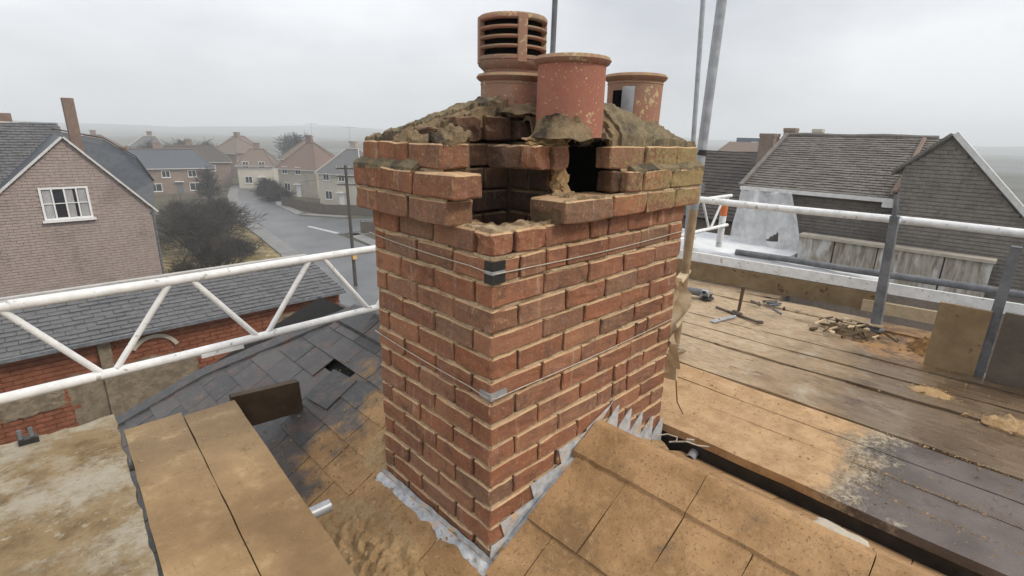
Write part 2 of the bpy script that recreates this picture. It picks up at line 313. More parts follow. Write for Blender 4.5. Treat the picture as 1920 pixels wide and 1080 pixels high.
# ------------------------------------------------------------------ mesh helpers
class MB:
    def __init__(s): s.v = []; s.f = []
    def add(s, v, f):
        k = len(s.v); s.v += [tuple(x) for x in v]; s.f += [tuple(i+k for i in q) for q in f]; return s
    def hexa(s, a):   # 8 points: bottom 4 ccw, top 4 ccw
        return s.add(a, [(3, 2, 1, 0), (4, 5, 6, 7), (0, 1, 5, 4), (1, 2, 6, 5), (2, 3, 7, 6), (3, 0, 4, 7)])
    def box(s, x0, x1, y0, y1, z0, z1):
        return s.hexa([(x0, y0, z0), (x1, y0, z0), (x1, y1, z0), (x0, y1, z0), (x0, y0, z1), (x1, y0, z1), (x1, y1, z1), (x0, y1, z1)])
    def frame(s, o, u, v, w, lu, lv, lw):   # box from corner o along unit axes
        o, u, v, w = Vector(o), Vector(u)*lu, Vector(v)*lv, Vector(w)*lw
        return s.hexa([o, o+u, o+u+v, o+v, o+w, o+u+w, o+u+v+w, o+v+w])
    def tube(s, p0, p1, r, n=10, r1=None):
        p0, p1 = Vector(p0), Vector(p1); d = (p1-p0).normalized(); a = d.orthogonal().normalized(); b = d.cross(a)
        r1 = r if r1 is None else r1; v = []
        for p, q in ((p0, r), (p1, r1)):
            v += [p+(a*math.cos(2*math.pi*i/n)+b*math.sin(2*math.pi*i/n))*q for i in range(n)]
        return s.add(v, [(i, (i+1) % n, n+(i+1) % n, n+i) for i in range(n)]+[tuple(range(n-1, -1, -1)), tuple(range(n, 2*n))])
    def path(s, pts, r, n=6):
        pts = [Vector(p) for p in pts]; v = []; k = len(pts)
        for i, p in enumerate(pts):
            d = (pts[min(i+1, k-1)]-pts[max(i-1, 0)]).normalized(); a = d.cross(Vector((.31, .17, .93))).normalized(); b = d.cross(a)
            v += [p+(a*math.cos(2*math.pi*j/n)+b*math.sin(2*math.pi*j/n))*r for j in range(n)]
        return s.add(v, [(i*n+j, i*n+(j+1) % n, (i+1)*n+(j+1) % n, (i+1)*n+j) for i in range(k-1) for j in range(n)]+[tuple(range(n-1, -1, -1)), tuple(range((k-1)*n, k*n))])
    def prism(s, poly, ext):   # polygon (3-D points) extruded by vector ext
        n = len(poly); e = Vector(ext); v = [Vector(p) for p in poly]+[Vector(p)+e for p in poly]
        return s.add(v, [tuple(range(n-1, -1, -1)), tuple(range(n, 2*n))]+[(i, (i+1) % n, n+(i+1) % n, n+i) for i in range(n)])
    def lathe(s, c, prof, n=40, a0=0, a1=2*math.pi, closed=False):
        full = abs(a1-a0-2*math.pi) < 1e-6; m = n if full else n+1; v = []; k = len(prof)
        for i in range(m):
            a = a0+(a1-a0)*i/n
            v += [(c[0]+r*math.cos(a), c[1]+r*math.sin(a), c[2]+z) for r, z in prof]
        f = []
        for i in range(n):
            j = (i+1) % m
            for q in range(k if closed else k-1):
                q2 = (q+1) % k; f.append((i*k+q, j*k+q, j*k+q2, i*k+q2))
        if closed and not full: f += [tuple(range(k)), tuple(range((m-1)*k+k-1, (m-1)*k-1, -1))]
        return s.add(v, f)
    def mesh(s, name, mat, smooth=False):
        m = bpy.data.meshes.new(name); m.from_pydata(s.v, [], s.f); m.materials.append(mat)
        b = bmesh.new(); b.from_mesh(m); bmesh.ops.recalc_face_normals(b, faces=b.faces); b.to_mesh(m); b.free()
        if smooth:
            for p in m.polygons: p.use_smooth = True
            m.set_sharp_from_angle(angle=math.radians(40))
        m.update(); return m
    def build(s, name, mat, parent=None, smooth=False, kind=None):
        return link(name, s.mesh(name, mat, smooth), parent, kind)
def link(name, m, parent=None, kind=None, loc=None):
    o = bpy.data.objects.new(name, m); COL.objects.link(o)
    if loc: o.location = loc
    if parent:
        o.parent = parent
        w = Matrix.Identity(4); p = parent
        while p: w = Matrix.Translation(p.location) @ w; p = p.parent if p.get('category') is None else None
        o.matrix_parent_inverse = Matrix.Translation(parent.location).inverted() if parent.get('category') else Matrix.Identity(4)
    if kind: o['kind'] = kind
    return o
def tag(o, label, cat, group=None):
    o['label'] = label; o['category'] = cat
    if group: o['group'] = group
    return o
def thing(name, label, cat, loc=(0, 0, 0), group=None):
    o = bpy.data.objects.new(name, None); COL.objects.link(o); o.location = loc; o.empty_display_size = .1
    return tag(o, label, cat, group)
def structure(o): o['kind'] = 'structure'; return o
def jit(a): return rnd.uniform(-a, a)
def fb(v, s=1.0): return mnoise.fractal(Vector(v)*s, 1.0, 2.0, 4)

# =================================================================== SETTING: ground, road, hills
GZ = -3.0
m = MB(); n = 64
m.add([(0, 0, GZ-.02)]+[(6000*math.cos(2*math.pi*i/n), 6000*math.sin(2*math.pi*i/n), GZ-.02) for i in range(n)], [(0, i+1, (i+1) % n+1) for i in range(n)])
structure(m.build('ground', GROUND))
def sheet(name, pts, z, mat):
    return structure(MB().add([(x, y, z) for x, y in pts], [tuple(range(len(pts)))]).build(name, mat))
sheet('road', [(12, 22), (19.4, 49.7), (22.8, 72.3), (29.5, 99), (36, 118), (48, 150), (55, 148), (42.5, 118), (35.5, 99), (30.6, 84), (29.2, 72), (33, 66), (60, 52), (60, 43), (33, 57), (27, 56.5), (26.6, 49.6), (25, 36), (21, 20)], GZ, ROAD)
def kerbed(name, pts, w):
    mb = MB(); k = len(pts)
    for i in range(k-1):
        a, b = Vector((*pts[i], GZ-.01)), Vector((*pts[i+1], GZ-.01)); d = (b-a).normalized(); q = Vector((-d.y, d.x, 0))*w
        mb.hexa([a, b, b+q, a+q, a+Vector((0, 0, .13)), b+Vector((0, 0, .13)), b+q+Vector((0, 0, .13)), a+q+Vector((0, 0, .13))])
    return structure(mb.build(name, PAVE))
kerbed('pavement', [(12, 22), (19.4, 49.7), (22.8, 72.3), (29.5, 99), (36, 118)], 1.6)
kerbed('kerb', [(36.5, 99), (30.6, 84), (29.2, 73), (33.3, 67.2), (60, 53)][::-1] and [(42.5, 118), (35.5, 99), (30.6, 84), (29.2, 73.2), (33.2, 67)], 1.3)
kerbed('kerb', [(60, 42), (33, 56), (27.6, 55.6), (26.9, 49.6), (25.4, 36)], 1.5)
mb = MB()
for i in range(12):
    t0 = i/12
    x, y = 26.4+.7*t0, 63.5-6.6*t0
    mb.add([(x, y, GZ+.006), (x+.55, y+.05, GZ+.006), (x+.6, y-.33, GZ+.006), (x+.05, y-.38, GZ+.006)], [(0, 1, 2, 3)])
structure(mb.build('road_marking', PAINT))
mb = MB()
for i in range(6):
    x, y = 22.8+i*.1, 47+i*3.2
sheet('grass', [(8, 30), (18.2, 49.9), (20.8, 71), (13, 66), (4, 52)], GZ-.012, GRASS)
# low hills on the horizon
mb = MB(); nx, ny = 60, 8
for j in range(ny):
    for i in range(nx):
        a = math.radians(-20+140*i/(nx-1)); d = 900+j*170
        mb.v.append((d*math.cos(a), d*math.sin(a), GZ-3+(math.sin(j/(ny-1)*math.pi))*max(0, 16+14*fb((a*4, 3.1, 0)))))
mb.f += [(j*nx+i, j*nx+i+1, (j+1)*nx+i+1, (j+1)*nx+i) for j in range(ny-1) for i in range(nx-1)]
structure(mb.build('hills', GROUND, smooth=True))

# =================================================================== BRICK CHIMNEY
J0, CH = 8.664, .0744
LX, LY = 1.07, .625
chim = thing('brick_chimney', 'tall weathered red brick chimney stack in the middle, its top front corner broken open', 'chimney', (.535, .312, 7.3))
def brick_mesh(lx, ly, lz, rough=.0028, chip=0.0):
    b = bmesh.new(); bmesh.ops.create_cube(b, size=1)
    for v in b.verts: v.co = Vector((v.co.x*lx, v.co.y*ly, v.co.z*lz))
    bmesh.ops.bevel(b, geom=list(b.edges), offset=.0045, segments=1, affect='EDGES')
    long = [e for e in b.edges if e.calc_length() > .05]
    bmesh.ops.subdivide_edges(b, edges=long, cuts=2, use_grid_fill=True)
    s = Vector((rnd.random()*50, rnd.random()*50, rnd.random()*50))
    for v in b.verts:
        d = mnoise.noise_vector(v.co*28+s)*rough+mnoise.noise_vector(v.co*75+s)*rough*.7
        if chip:
            k = max(0, abs(v.co.x)/lx*2-.55)*max(0, mnoise.noise(v.co*18+s)+.2)
            d += -v.co.normalized()*k*chip
        v.co += d
    m = bpy.data.meshes.new('brick'); b.to_mesh(m); b.free(); return m
BRICK_CACHE = {}
def brick(x0, x1, y0, y1, z0, z1, mat=BR, parent=chim, chip=0.0, rough=.0040, tilt=0.0, name='brick'):
    key = (round(x1-x0, 3), round(y1-y0, 3), round(z1-z0, 3), mat.name, rnd.randrange(5), chip)
    if key not in BRICK_CACHE:
        me = brick_mesh(x1-x0, y1-y0, z1-z0, rough, chip); me.materials.append(mat); BRICK_CACHE[key] = me
    o = link(name, BRICK_CACHE[key], parent, None, ((x0+x1)/2, (y0+y1)/2, (z0+z1)/2))
    o.rotation_euler = (jit(.006)+tilt, jit(.006), jit(.006))
    return o
JT = .0082
def roofline(x): return 7.64+.53*x if x < .54 else 7.926-.53*(x-.54)
LE, LO = [.085, .28, .465], [.18, .37, .56]
RE, RO = [.22, .437, .655, .862], [.108, .327, .543, .757, .968]
for k in range(0, 16):
    z1 = J0-(k-1)*CH; z0 = z1-CH+JT
    ev = k % 2 == 0
    Ls, Rs = (LE if ev else LO), (RE if ev else RO)
    Ls = [y+jit(.006) for y in Ls]; Rs = [x+jit(.006) for x in Rs]
    z1 -= 0.0
    # corner brick
    px = jit(.0025); py = jit(.0025)
    if k > 0: brick(px, Rs[0]-JT/2, py, Ls[0]-JT/2, z0, z1)
    # left face
    e = Ls[1:]+[LY]; a = Ls[0]
    for y in e:
        if z1 > 7.64: brick(jit(.003), .1, a+JT/2, y-JT/2 if y != LY else y, z0, z1, chip=rnd.choice([0, 0, .004, .009]))
        a = y
    e = Rs[1:]+[LX]; a = Rs[0]
    for x in e:
        xe = x-JT/2 if x != LX else x
        if max(roofline(a), roofline(x)) < z1+.09 or min(roofline(a), roofline(x)) < z1:
            if x-a > .19 and rnd.random() < .12:      # a half bat and its neighbour
                q = a+(x-a)*rnd.uniform(.4, .6)
                brick(a+JT/2, q-JT/2, jit(.003), .1, z0, z1); brick(q+JT/2, xe, jit(.003), .1, z0, z1)
            else: brick(a+JT/2, xe, jit(.003), .1, z0, z1, chip=rnd.choice([0, 0, .004, .009]))
        a = x
# the broken course at the open corner
z0, z1 = J0+JT, J0+CH
brick(.004, .088, .004, .082, z0, z1-.004, chip=.02, rough=.006)
brick(.094, .222, .002, .1, z0, z1-.002, chip=.008, rough=.005)
# corbel courses
def row_left(zs, xf, ys, depth=.105, chips=()):
    for i in range(len(ys)-1): brick(xf+jit(.003), xf+depth, ys[i]+JT/2, ys[i+1]-JT/2, zs[0], zs[1], chip=.014 if i in chips else .004, rough=.004)
def row_right(zs, yf, xs, depth=.15, chips=(), mats=None):
    for i in range(len(xs)-1): brick(xs[i]+JT/2, xs[i+1]-JT/2, yf+jit(.003), yf+depth, zs[0], zs[1], chip=.014 if i in chips else .004, rough=.004, mat=(mats or {}).get(i, BR))
C3, C2, C1 = (8.7405, 8.811), (8.818, 8.887), (8.896, 8.966)
row_left(C3, -.042, [.148, .345, .522, .668], chips=(0,))
row_left(C2, -.046, [.105, .306, .487, .670], chips=(0,))
row_left(C1, -.018, [.197, .37, .539, .640], chips=(0,))
row_right(C3, -.042, [.25, .499, .703, .907, 1.112], chips=(0,))
brick(.565, .656, -.046, .03, *C2, chip=.014, rough=.004)
row_right(C2, -.046, [.66, .856, 1.112])
brick(.492, .696, -.018, .045, *C1, chip=.014, rough=.004)
row_right(C1, -.018, [.70, .923, 1.088])
# far ends of the corbels seen edge-on
for zs, q in ((C3, .042), (C2, .046), (C1, .018)):
    brick(.115, .33, LY-.06, LY+q, *zs)
    brick(LX-.06, LX+q, .11, .33, *zs); brick(LX-.06, LX+q, .34, .55, *zs)
# inside of the open flue and the withe between the two flues
for k in range(-3, 4):
    z0 = J0+k*.0755+.006; z1 = z0+.069
    if k % 2: xs = [.0, .12, .335]
    else: xs = [.0, .225, .335]
    for i in range(2):
        if xs[i+1] > .05 and k < 4: brick(max(.105, xs[i])+.004 if k < 1 else xs[i]+.004+(.105 if i == 0 and k < 3 else 0), xs[i+1]-.004, .287+jit(.004), .35, z0, z1, BR_SOOT)
    ys = [.105, .285] if k % 2 else [.105, .20, .285]
    for i in range(len(ys)-1): brick(.335+jit(.004), .405, ys[i]+.004, ys[i+1]-.004, z0, z1, BR_SOOT, chip=.006)
brick(.225, .288, .055, .15, 8.898, 8.966, BR, chip=.012, rough=.005); brick(.294, .362, .045, .15, 8.894, 8.966, BR, chip=.012, rough=.005)
brick(.15, .222, .12, .2, 8.898, 8.966, BR_SOOT, chip=.012, rough=.005)
# sooty reveal of the second opening
brick(.515, .575, -.015, .05, C2[0], C2[1], BR_SOOT, chip=.01)
# mortar core in blocks
mb = MB(); g = .011
mb.box(g, LX-g, g, LY-g, 7.3, 8.44)
mb.box(g, .095, g, LY-g, 8.44, J0-.002); mb.box(.095, LX-g, g, .095, 8.44, J0-.002)
mb.box(.345, LX-g, .095, .29, 8.44, J0-.002); mb.box(.095, LX-g, .29, LY-g, 8.44, J0-.002)
mb.box(g, .1, .2, LY-g, J0, 8.74); mb.box(.1, LX-g, .34, LY-g, J0, 8.972); mb.box(.005, .1, .215, LY+.01, 8.742, 8.972)
mb.box(.24, .405, g, .1, J0, 8.737); mb.box(.405, .56, g, .12, J0, 8.737)
mb.box(.565, LX-g, g, .338, J0, 8.738); mb.box(.5855, LX+.01, -.01, .338, 8.74, 8.972); mb.box(.345, .402, .11, .338, J0, 8.972)
mb.box(.255, .58, -.02, .1, 8.737, 8.80)
mb.build('mortar', MORT, chim)
mb = MB(); mb.box(.405, .585, .3, .339, 8.5, 8.97); mb.box(.407, .584, .1, .3, J0-.05, 8.755); mb.box(.5605, .5845, .052, .3, 8.755, 8.97); mb.box(.4025, .4085, .11, .3, 8.755, 8.97)
mb.box(.095, .345, .095, .29, 8.44, 8.452)
mb.box(.40, .584, .06, .338, 8.968, 8.978)
mb.build('dark_flue_lining', SOOT_DARK, chim)  # sooty slabs, kept black to stand in for darkness inside the flues
# bed joints: dusty ledges, ragged along their outer edge
mb = MB()
def ledge(p0, p1, nrm, z, w=.012, h=.0082, step=.012):
    p0, p1, nrm = Vector((*p0, z)), Vector((*p1, z)), Vector((*nrm, 0)); L = (p1-p0).length; k = max(2, int(L/step))
    vs = []
    for i in range(k+1):
        p = p0.lerp(p1, i/k); q = -.0055+.0085*fb((p.x*11, p.y*11, z*31))+jit(.0016); up = jit(.0012)
        vs += [p-nrm*w+Vector((0, 0, h)), p+nrm*(q-.002)+Vector((0, 0, h+up)), p+nrm*q+Vector((0, 0, up*.5)), p-nrm*w]
    mb.add(vs, [(i*4+a, i*4+a+1, i*4+a+5, i*4+a+4) for i in range(k) for a in range(3)])
for k in range(0, 15):
    z = J0-k*CH-.0003
    if z > 7.6:
        ledge((0, 0), (0, LY), (-1, 0), z); ledge((0, 0), (LX, 0), (0, -1), z)
ledge((-.042, .15), (-.042, .665), (-1, 0), C3[1]-.002); ledge((.25, -.042), (1.1, -.042), (0, -1), C3[1]-.002)
ledge((-.02, .2), (-.02, .64), (-1, 0), C2[1]); ledge((.56, -.018), (1.08, -.018), (0, -1), C2[1])
mb.build('bed_joint', BED, chim, kind='stuff')
# ragged bedding mortar on the exposed sill and fillets on the corbel ledges
def lump_sheet(name, poly_fn, x0, x1, y0, y1, z, amp, step, mat, parent, base=.004, kind=None, seed=0.0, freq=22, skirt=.012):
    mb = MB(); idx = {}; nx, ny = int((x1-x0)/step), int((y1-y0)/step)
    for j in range(ny+1):
        for i in range(nx+1):
            x, y = x0+i*step, y0+j*step; h = poly_fn(x, y)
            if h is None: continue
            idx[i, j] = len(mb.v); mb.v.append((x+jit(step*.25), y+jit(step*.25), z(x, y)+base*h+amp*h*max(-.3, fb((x+seed, y, seed), freq)+.25)))
    for j in range(ny):
        for i in range(nx):
            q = [(i, j), (i+1, j), (i+1, j+1), (i, j+1)]
            if all(a in idx for a in q): mb.f.append(tuple(idx[a] for a in q))
    # skirt
    ed = {}
    for f in mb.f:
        for a, b in zip(f, f[1:]+f[:1]): ed[(a, b)] = ed.get((a, b), 0)+1
    for a, b in list(ed):
        if (b, a) not in ed:
            k = len(mb.v); va, vb = mb.v[a], mb.v[b]
            mb.v += [(va[0], va[1], va[2]-skirt-base), (vb[0]+jit(step*.2), vb[1], vb[2]-skirt-base)]; mb.f.append((a, b, k+1, k))
    return mb.build(name, mat, parent, smooth=True, kind=kind)
def sill(x, y):
    e = .004*fb((x, y, 5), 60)
    if x < .012+e or y < .012+e: return None
    if (x < .098+e and y < .25) or (y < .098+e and x < .30): return 1.0
    return None
lump_sheet('mortar_bed', sill, 0, .31, 0, .26, lambda x, y: J0+CH-.004, .012, .008, BED, chim)
lump_sheet('mortar_bed', lambda x, y: 1.0 if (x-.37)**2/.0035+(y-.05)**2/.002 < 1.0+.5*fb((x, y, 2), 25) else None, .24, .5, -.03, .13, lambda x, y: 8.806, .016, .008, BED, chim)
lump_sheet('mortar_bed', lambda x, y: 1.0, .345, .435, .07, .15, lambda x, y: 8.80+.1*max(0, (y-.07)/.09), .02, .008, SAND, chim, freq=40)
lump_sheet('mortar_fillet', lambda x, y: 1.0, -.044, -.012, .31, .668, lambda x, y: 8.888+.022*(x+.044)/.03, .008, .008, FLAUNCH, chim)
lump_sheet('mortar_fillet', lambda x, y: 1.0, .60, 1.11, -.044, -.012, lambda x, y: 8.886+.018*(y+.044)/.03, .006, .008, FLAUNCH, chim)
# the flaunching: a domed cap of mortar broken away over the open corner
def capz(x, y):
    u, v = (x-.535)/.56, (y-.31)/.335
    return 8.972+.168*max(0, 1-abs(u)**2.0)*max(0, 1-abs(v)**2.2)**.8
def cap(x, y):
    e = .018*fb((x, y, 1), 14)+.006*fb((x, y, 7), 50)
    if not (-.012+e*.3 < x < 1.075+e*.3 and -.012 < y < .64): return None
    if y < .10+e and x < .56+e: return None
    if y < .29+e and x < .45+e: return None
    if x < .24 and y < .50+e-.9*max(0, x): return None
    return 1.0
def cap2(x, y):
    e = .03*fb((x, y, 11), 18)
    if cap(x, y) is None and cap(x+.05+e, y+.05+e) is None: return None
    if y < .27 and .05 < x < .49: return None
    if y < .05 and x < .52: return None
    if not (-.008 < x < 1.07 and -.008 < y < .635): return None
    return 1.0
mbx = lump_sheet('flaunching', cap, -.02, 1.09, -.02, .65, lambda x, y: capz(x, y)+.006*fb((x, y, 4), 9), .012, .0085, FLAUNCH, chim, base=.002, freq=30, skirt=.05)
lump_sheet('flaunching', cap2, -.02, 1.09, -.02, .65, lambda x, y: capz(x, y)-.012, .012, .010, BROKEN, chim, base=.002, freq=34, skirt=.06)
# broken edges of the flaunching: dark lumps of old mortar and brick bats
def lump(name, c, s, mat, parent=None, rough=.25, sub=2, rotz=0.0):
    b = bmesh.new(); bmesh.ops.create_icosphere(b, subdivisions=sub, radius=1)
    q = Vector((rnd.random()*40, rnd.random()*40, 0))
    for v in b.verts:
        d = v.co.copy(); mxx = max(abs(d.x), abs(d.y), abs(d.z)); d = d.lerp(d/mxx*.85, .55)
        d *= 1+rough*mnoise.noise(v.co*2.2+q)+rough*.5*mnoise.noise(v.co*6+q)
        v.co = Matrix.Rotation(rotz, 3, 'Z') @ Vector((d.x*s[0], d.y*s[1], d.z*s[2]))+Vector(c)
    m = bpy.data.meshes.new(name); b.to_mesh(m); b.free(); m.materials.append(mat)
    return link(name, m, parent)
def rubble_fill(x, y):
    e = .02*fb((x, y, 8), 20)
    if not (-.012 < x < .52 and y < .52+e-.4*x and y > -.008): return None
    if x < .345 and y < .285-e*.5 and not (x < .10 and y > .19): return None
    if x >= .345 and y > .30: return None
    if .385 < x < .50 and y < .04: return None
    return 1.0
lump_sheet('broken_mortar', rubble_fill, -.02, .54, -.01, .54, lambda x, y: 8.964+min(.065, max(0, min(x+.01, 1)*.28))*(1 if y > .2 else .45), .035, .0095, BROKEN, chim, base=.004, freq=30)
for a, b, z0, z1, yy in ((.105, .20, 8.975, 9.045, .275), (.207, .325, 8.975, 9.05, .262), (.33, .40, 8.98, 9.04, .24), (.035, .098, 8.972, 9.012, .33)):
    brick(a, b, yy, yy+.09, z0, z1, BR_SOOT, chip=.02, rough=.009, name='broken_bat')
for c, s_ in (((.50, .10, 8.995), (.045, .03, .032)), ((.575, .075, 8.995), (.05, .03, .03)), ((.455, .075, 8.985), (.04, .025, .022))):
    lump('broken_mortar', c, s_, FLAUNCH_IN, chim, .45, 4)
for c, s_ in (((.285, .10, 8.975), (.05, .04, .016)), ((.345, .08, 8.98), (.03, .03, .018)), ((.37, .09, 8.86), (.028, .02, .04))): lump('sandy_mortar', c, s_, SAND, chim, .5, 4)

# ------------------------------------------------------------------ chimney pots
def pot_body(c, z0, z1, r0, r1, parent, mat=CLAY, a0=0, a1=2*math.pi, name='body'):
    mb = MB(); mb.lathe((c[0], c[1], 0), [(r0, z0), (r0*.4+r1*.6, z0*.5+z1*.5), (r1, z1), (r1-.014, z1), (r0-.014, z0)], 56, a0, a1, closed=True)
    return mb.build(name, mat, parent, smooth=True)
def rim(c, z, r, h, parent, mat=CLAY_RIM, name='rim', bead=False):
    p = [(r-.03, z+h*.1), (r-.008, z), (r+.004, z+h*.25), (r+.010, z+h*.6), (r+.004, z+h*.95), (r-.008, z+h*1.05), (r-.024, z+h*.9)]
    if bead: p = [(r-.03, z-.014), (r-.009, z-.016), (r-.004, z-.008), (r-.007, z-.001)]+p[2:]
    mb = MB(); mb.lathe((c[0], c[1], 0), p, 56, closed=True); return mb.build(name, mat, parent, smooth=True)
# front pot
P1 = (.395, .082)
t = thing('chimney_pot', 'plain round terracotta chimney pot nearest the front, standing over the broken corner of the stack', 'chimney pot', (*P1, 8.99), 'chimney pots on the stack')
pot_body(P1, 8.992, 9.205, .105, .104, t); rim(P1, 9.197, .109, .027, t)
mb = MB(); mb.lathe((*P1, 0), [(.0885, 9.0), (.0885, 9.21), (.084, 9.21), (.084, 9.0)], 40, closed=True); mb.build('dark_lining', SOOT_DARK, t)
# louvred pot
P2 = (.400, .350)
t = thing('chimney_pot', 'tall terracotta chimney pot with a slotted louvre top, left of the other pots', 'chimney pot', (*P2, 9.07), 'chimney pots on the stack')
pot_body(P2, 9.05, 9.175, .106, .105, t, CLAY_OLD); rim(P2, 9.165, .111, .024, t, bead=True)
mb = MB(); mb.lathe((*P2, 0), [(.094, 9.18), (.096, 9.20), (.113, 9.214), (.116, 9.226), (.1, 9.226), (.085, 9.20), (.085, 9.18)], 56, closed=True); mb.build('neck', CLAY_OLD, t, smooth=True)
for i, z in enumerate((9.226, 9.262, 9.290, 9.318, 9.346)):
    h = (.016, .0105, .0105, .0105, .015)[i]
    mb = MB(); mb.lathe((*P2, 0), [(.098, z), (.112, z), (.116, z+.004), (.116, z+h-.003), (.111, z+h+(.004 if i == 4 else 0)), (.098, z+h)], 56, closed=True); mb.build('louvre_ring', CLAY_OLD, t, smooth=True)
for a in (-118, -28, 62, 152):
    a = math.radians(a); mb = MB(); mb.lathe((*P2, 0), [(.1, 9.22), (.1175, 9.22), (.1175, 9.36), (.1, 9.36)], 6, a-.13, a+.13, closed=True); mb.build('rib', CLAY_RIM, t)
mb = MB(); mb.lathe((*P2, 0), [(.0001, 9.372), (.06, 9.372), (.1, 9.367), (.1125, 9.361), (.1125, 9.357), (.0001, 9.356)], 56, closed=False); mb.build('cap', CLAY_RIM, t, smooth=True)
mb = MB(); mb.lathe((*P2, 0), [(.0975, 9.215), (.0975, 9.356), (.08, 9.356), (.08, 9.215)], 40, closed=True); mb.build('dark_lining', SOOT_DARK, t)  # black core added for an even dark behind the louvre slots
# mortar collars round the feet of the pots
def collar(c, z, r, h, a0, a1):
    mb = MB(); n = 30; k = 6
    for i in range(n+1):
        a = a0+(a1-a0)*i/n; tp = math.sin(math.pi*i/n)**.4
        for j in range(k+1):
            q = j/k; rr = r+(.05*q**1.4+.012*fb((math.cos(a)*3, math.sin(a)*3+c[0]*9, q*2)))*tp; mb.v.append((c[0]+rr*math.cos(a), c[1]+rr*math.sin(a), z+h*tp*(1-q)**1.3+.010*fb((a*4, q*5, c[0]*7))))
    w = k+1; mb.f += [(i*w+j, i*w+j+1, (i+1)*w+j+1, (i+1)*w+j) for i in range(n) for j in range(k)]
    return mb.build('mortar_collar', BROKEN, chim, smooth=True)
collar(P1, 8.985, .1065, .075, math.radians(140), math.radians(262)); collar(P1, 8.99, .1065, .05, math.radians(-60), math.radians(60))
collar(P2, 9.06, .104, .04, math.radians(150), math.radians(340)); collar((.925, .195), 9.02, .10, .04, math.radians(150), math.radians(350))
# right-hand pot, cracked
P3 = (.925, .195)
t = thing('chimney_pot', 'cracked terracotta chimney pot with a grey lead patch, at the right end of the stack', 'chimney pot', (*P3, 8.99), 'chimney pots on the stack')
pot_body(P3, 8.96, 9.20, .102, .106, t, CLAY_OLD); rim(P3, 9.20, .112, .026, t, bead=True)
mb = MB(); mb.lathe((*P3, 0), [(.09, 8.98), (.09, 9.205), (.086, 9.205), (.086, 8.98)], 40, closed=True); mb.build('dark_lining', SOOT_DARK, t)
av = math.atan2(CAM.y-P3[1], CAM.x-P3[0])
mb = MB(); mb.lathe((*P3, 0), [(.1075, 9.075), (.112, 9.07), (.1135, 9.10), (.113, 9.16), (.110, 9.178), (.107, 9.175)], 10, av-.42, av+.0, closed=True); mb.build('lead_patch', GALV, t, smooth=True)
mb = MB(); mb.lathe((*P3, 0), [(.1035, 9.07), (.1068, 9.07), (.1072, 9.165), (.1035, 9.165)], 10, av-.85, av-.40, closed=True); mb.build('painted_dark_opening', SOOT_DARK, t, smooth=True)  # black patch paints the shade of a hole; the pot wall is whole
mb = MB(); mb.lathe((*P3, 0), [(.104, 9.035), (.125, 9.03), (.128, 9.068), (.108, 9.075)], 8, av-.75, av-.02, closed=True); mb.build('lead_strip', GREYSTEEL, t, smooth=True)
# aerial mast behind
t = thing('aerial_mast', 'thin dark aerial mast rising behind the chimney pots', 'aerial mast', (.868, .66, 8.4))
mb = MB(); mb.tube((.935, .645, 8.3), (.945, .64, 11.2), .012, 12); mb.build('tube', GREYSTEEL, t, smooth=True)
mb = MB(); mb.box(.90, .97, .626, .66, 8.55, 8.60); mb.build('bracket', GALV, t)

# ------------------------------------------------------------------ lashing wires with corner pads
def lash(z, lab, padmat, zsag, half, padlab):
    t = thing('lashing_wire', lab, 'wire', (0, 0, z), 'lashing wires round the stack')
    pts = [(-.006, .645, z+.006+zsag)]+[(-.0055, .645-.63*i/8, z+.004-.006*math.sin(math.pi*i/8)+zsag*(1-i/8)) for i in range(1, 8)]+[(-.009, .012, z), (-.004, -.005, z-.002), (.012, -.009, z-.003)]
    pts += [(.012+1.06*i/10, -.0055, z-.004-.008*math.sin(math.pi*i/10)-half*i/10) for i in range(1, 11)]
    MB().path(pts, .0018, 6).build('wire', WIRE, t, smooth=True)
    return t
t = lash(8.631, 'upper lashing wire strained round the stack over a black corner pad', BLACK, .012, -.002, '')
for z0, z1 in ((8.634, 8.661), (8.597, 8.626)):
    mb = MB(); mb.box(-.006, .044, -.006, .001, z0, z1); mb.box(-.006, .001, .0012, .028, z0, z1); o = mb.build('corner_pad', BLACK, t)
mb = MB(); mb.box(-.0085, .04, -.0085, -.0062, 8.6255, 8.6345); mb.box(-.0085, -.0062, -.006, .026, 8.6255, 8.6345); mb.build('pad_strap', GALV, t)
t = lash(8.247, 'lower lashing wire strained round the stack over a grey lead corner pad', LEAD, .02, .0, '')
mb = MB(); mb.box(-.0065, .06, -.0065, .001, 8.238, 8.260); mb.box(-.0065, .001, .0012, .045, 8.238, 8.260); mb.build('corner_pad', GALV, t)

# ------------------------------------------------------------------ lead flashing
t = thing('lead_flashing', 'stepped grey lead flashing along the foot of the chimney', 'flashing', (0, 0, 7.64))
yf = -.0075
def tri(pts, name='step'):
    pts = [(x, yf+jit(.0015), z+jit(.002)) for x, z in pts]
    return MB().prism(pts, (0, .0035, 0)).build(name, LEAD, t)
for k in range(15, 10, -1):
    zk = J0-(k-1)*CH+JT*.3
    x1 = (zk-7.66)/.53; x0 = x1-.16
    if x1 > .03 and x1 < .56:
        x0c = max(x0, -.006)
        tri([(x0c, roofline(x0c)-.005), (x1+.0, roofline(x1)-.005), (x1+.03, zk+.012), (x0c+.012, zk+.004)] if x0 < 0 else [(x0+.02, roofline(x0+.02)-.004), (x1, roofline(x1)-.004), (x1+.022, zk+.01), (x0-.01, zk-.002)])
tri([(.47, roofline(.47)), (.535, roofline(.535)), (.585, 7.94), (.665, 8.005), (.635, 7.985), (.49, 7.94)])
for i in range(5):
    x0 = .585+i*.098; zz = roofline(x0)
    tri([(x0, zz-.07), (x0+.11, roofline(x0+.11)-.07), (x0+.112, zz+.052-jit(.008)), (x0+.088, zz+.050), (x0+.0, zz-.012)])
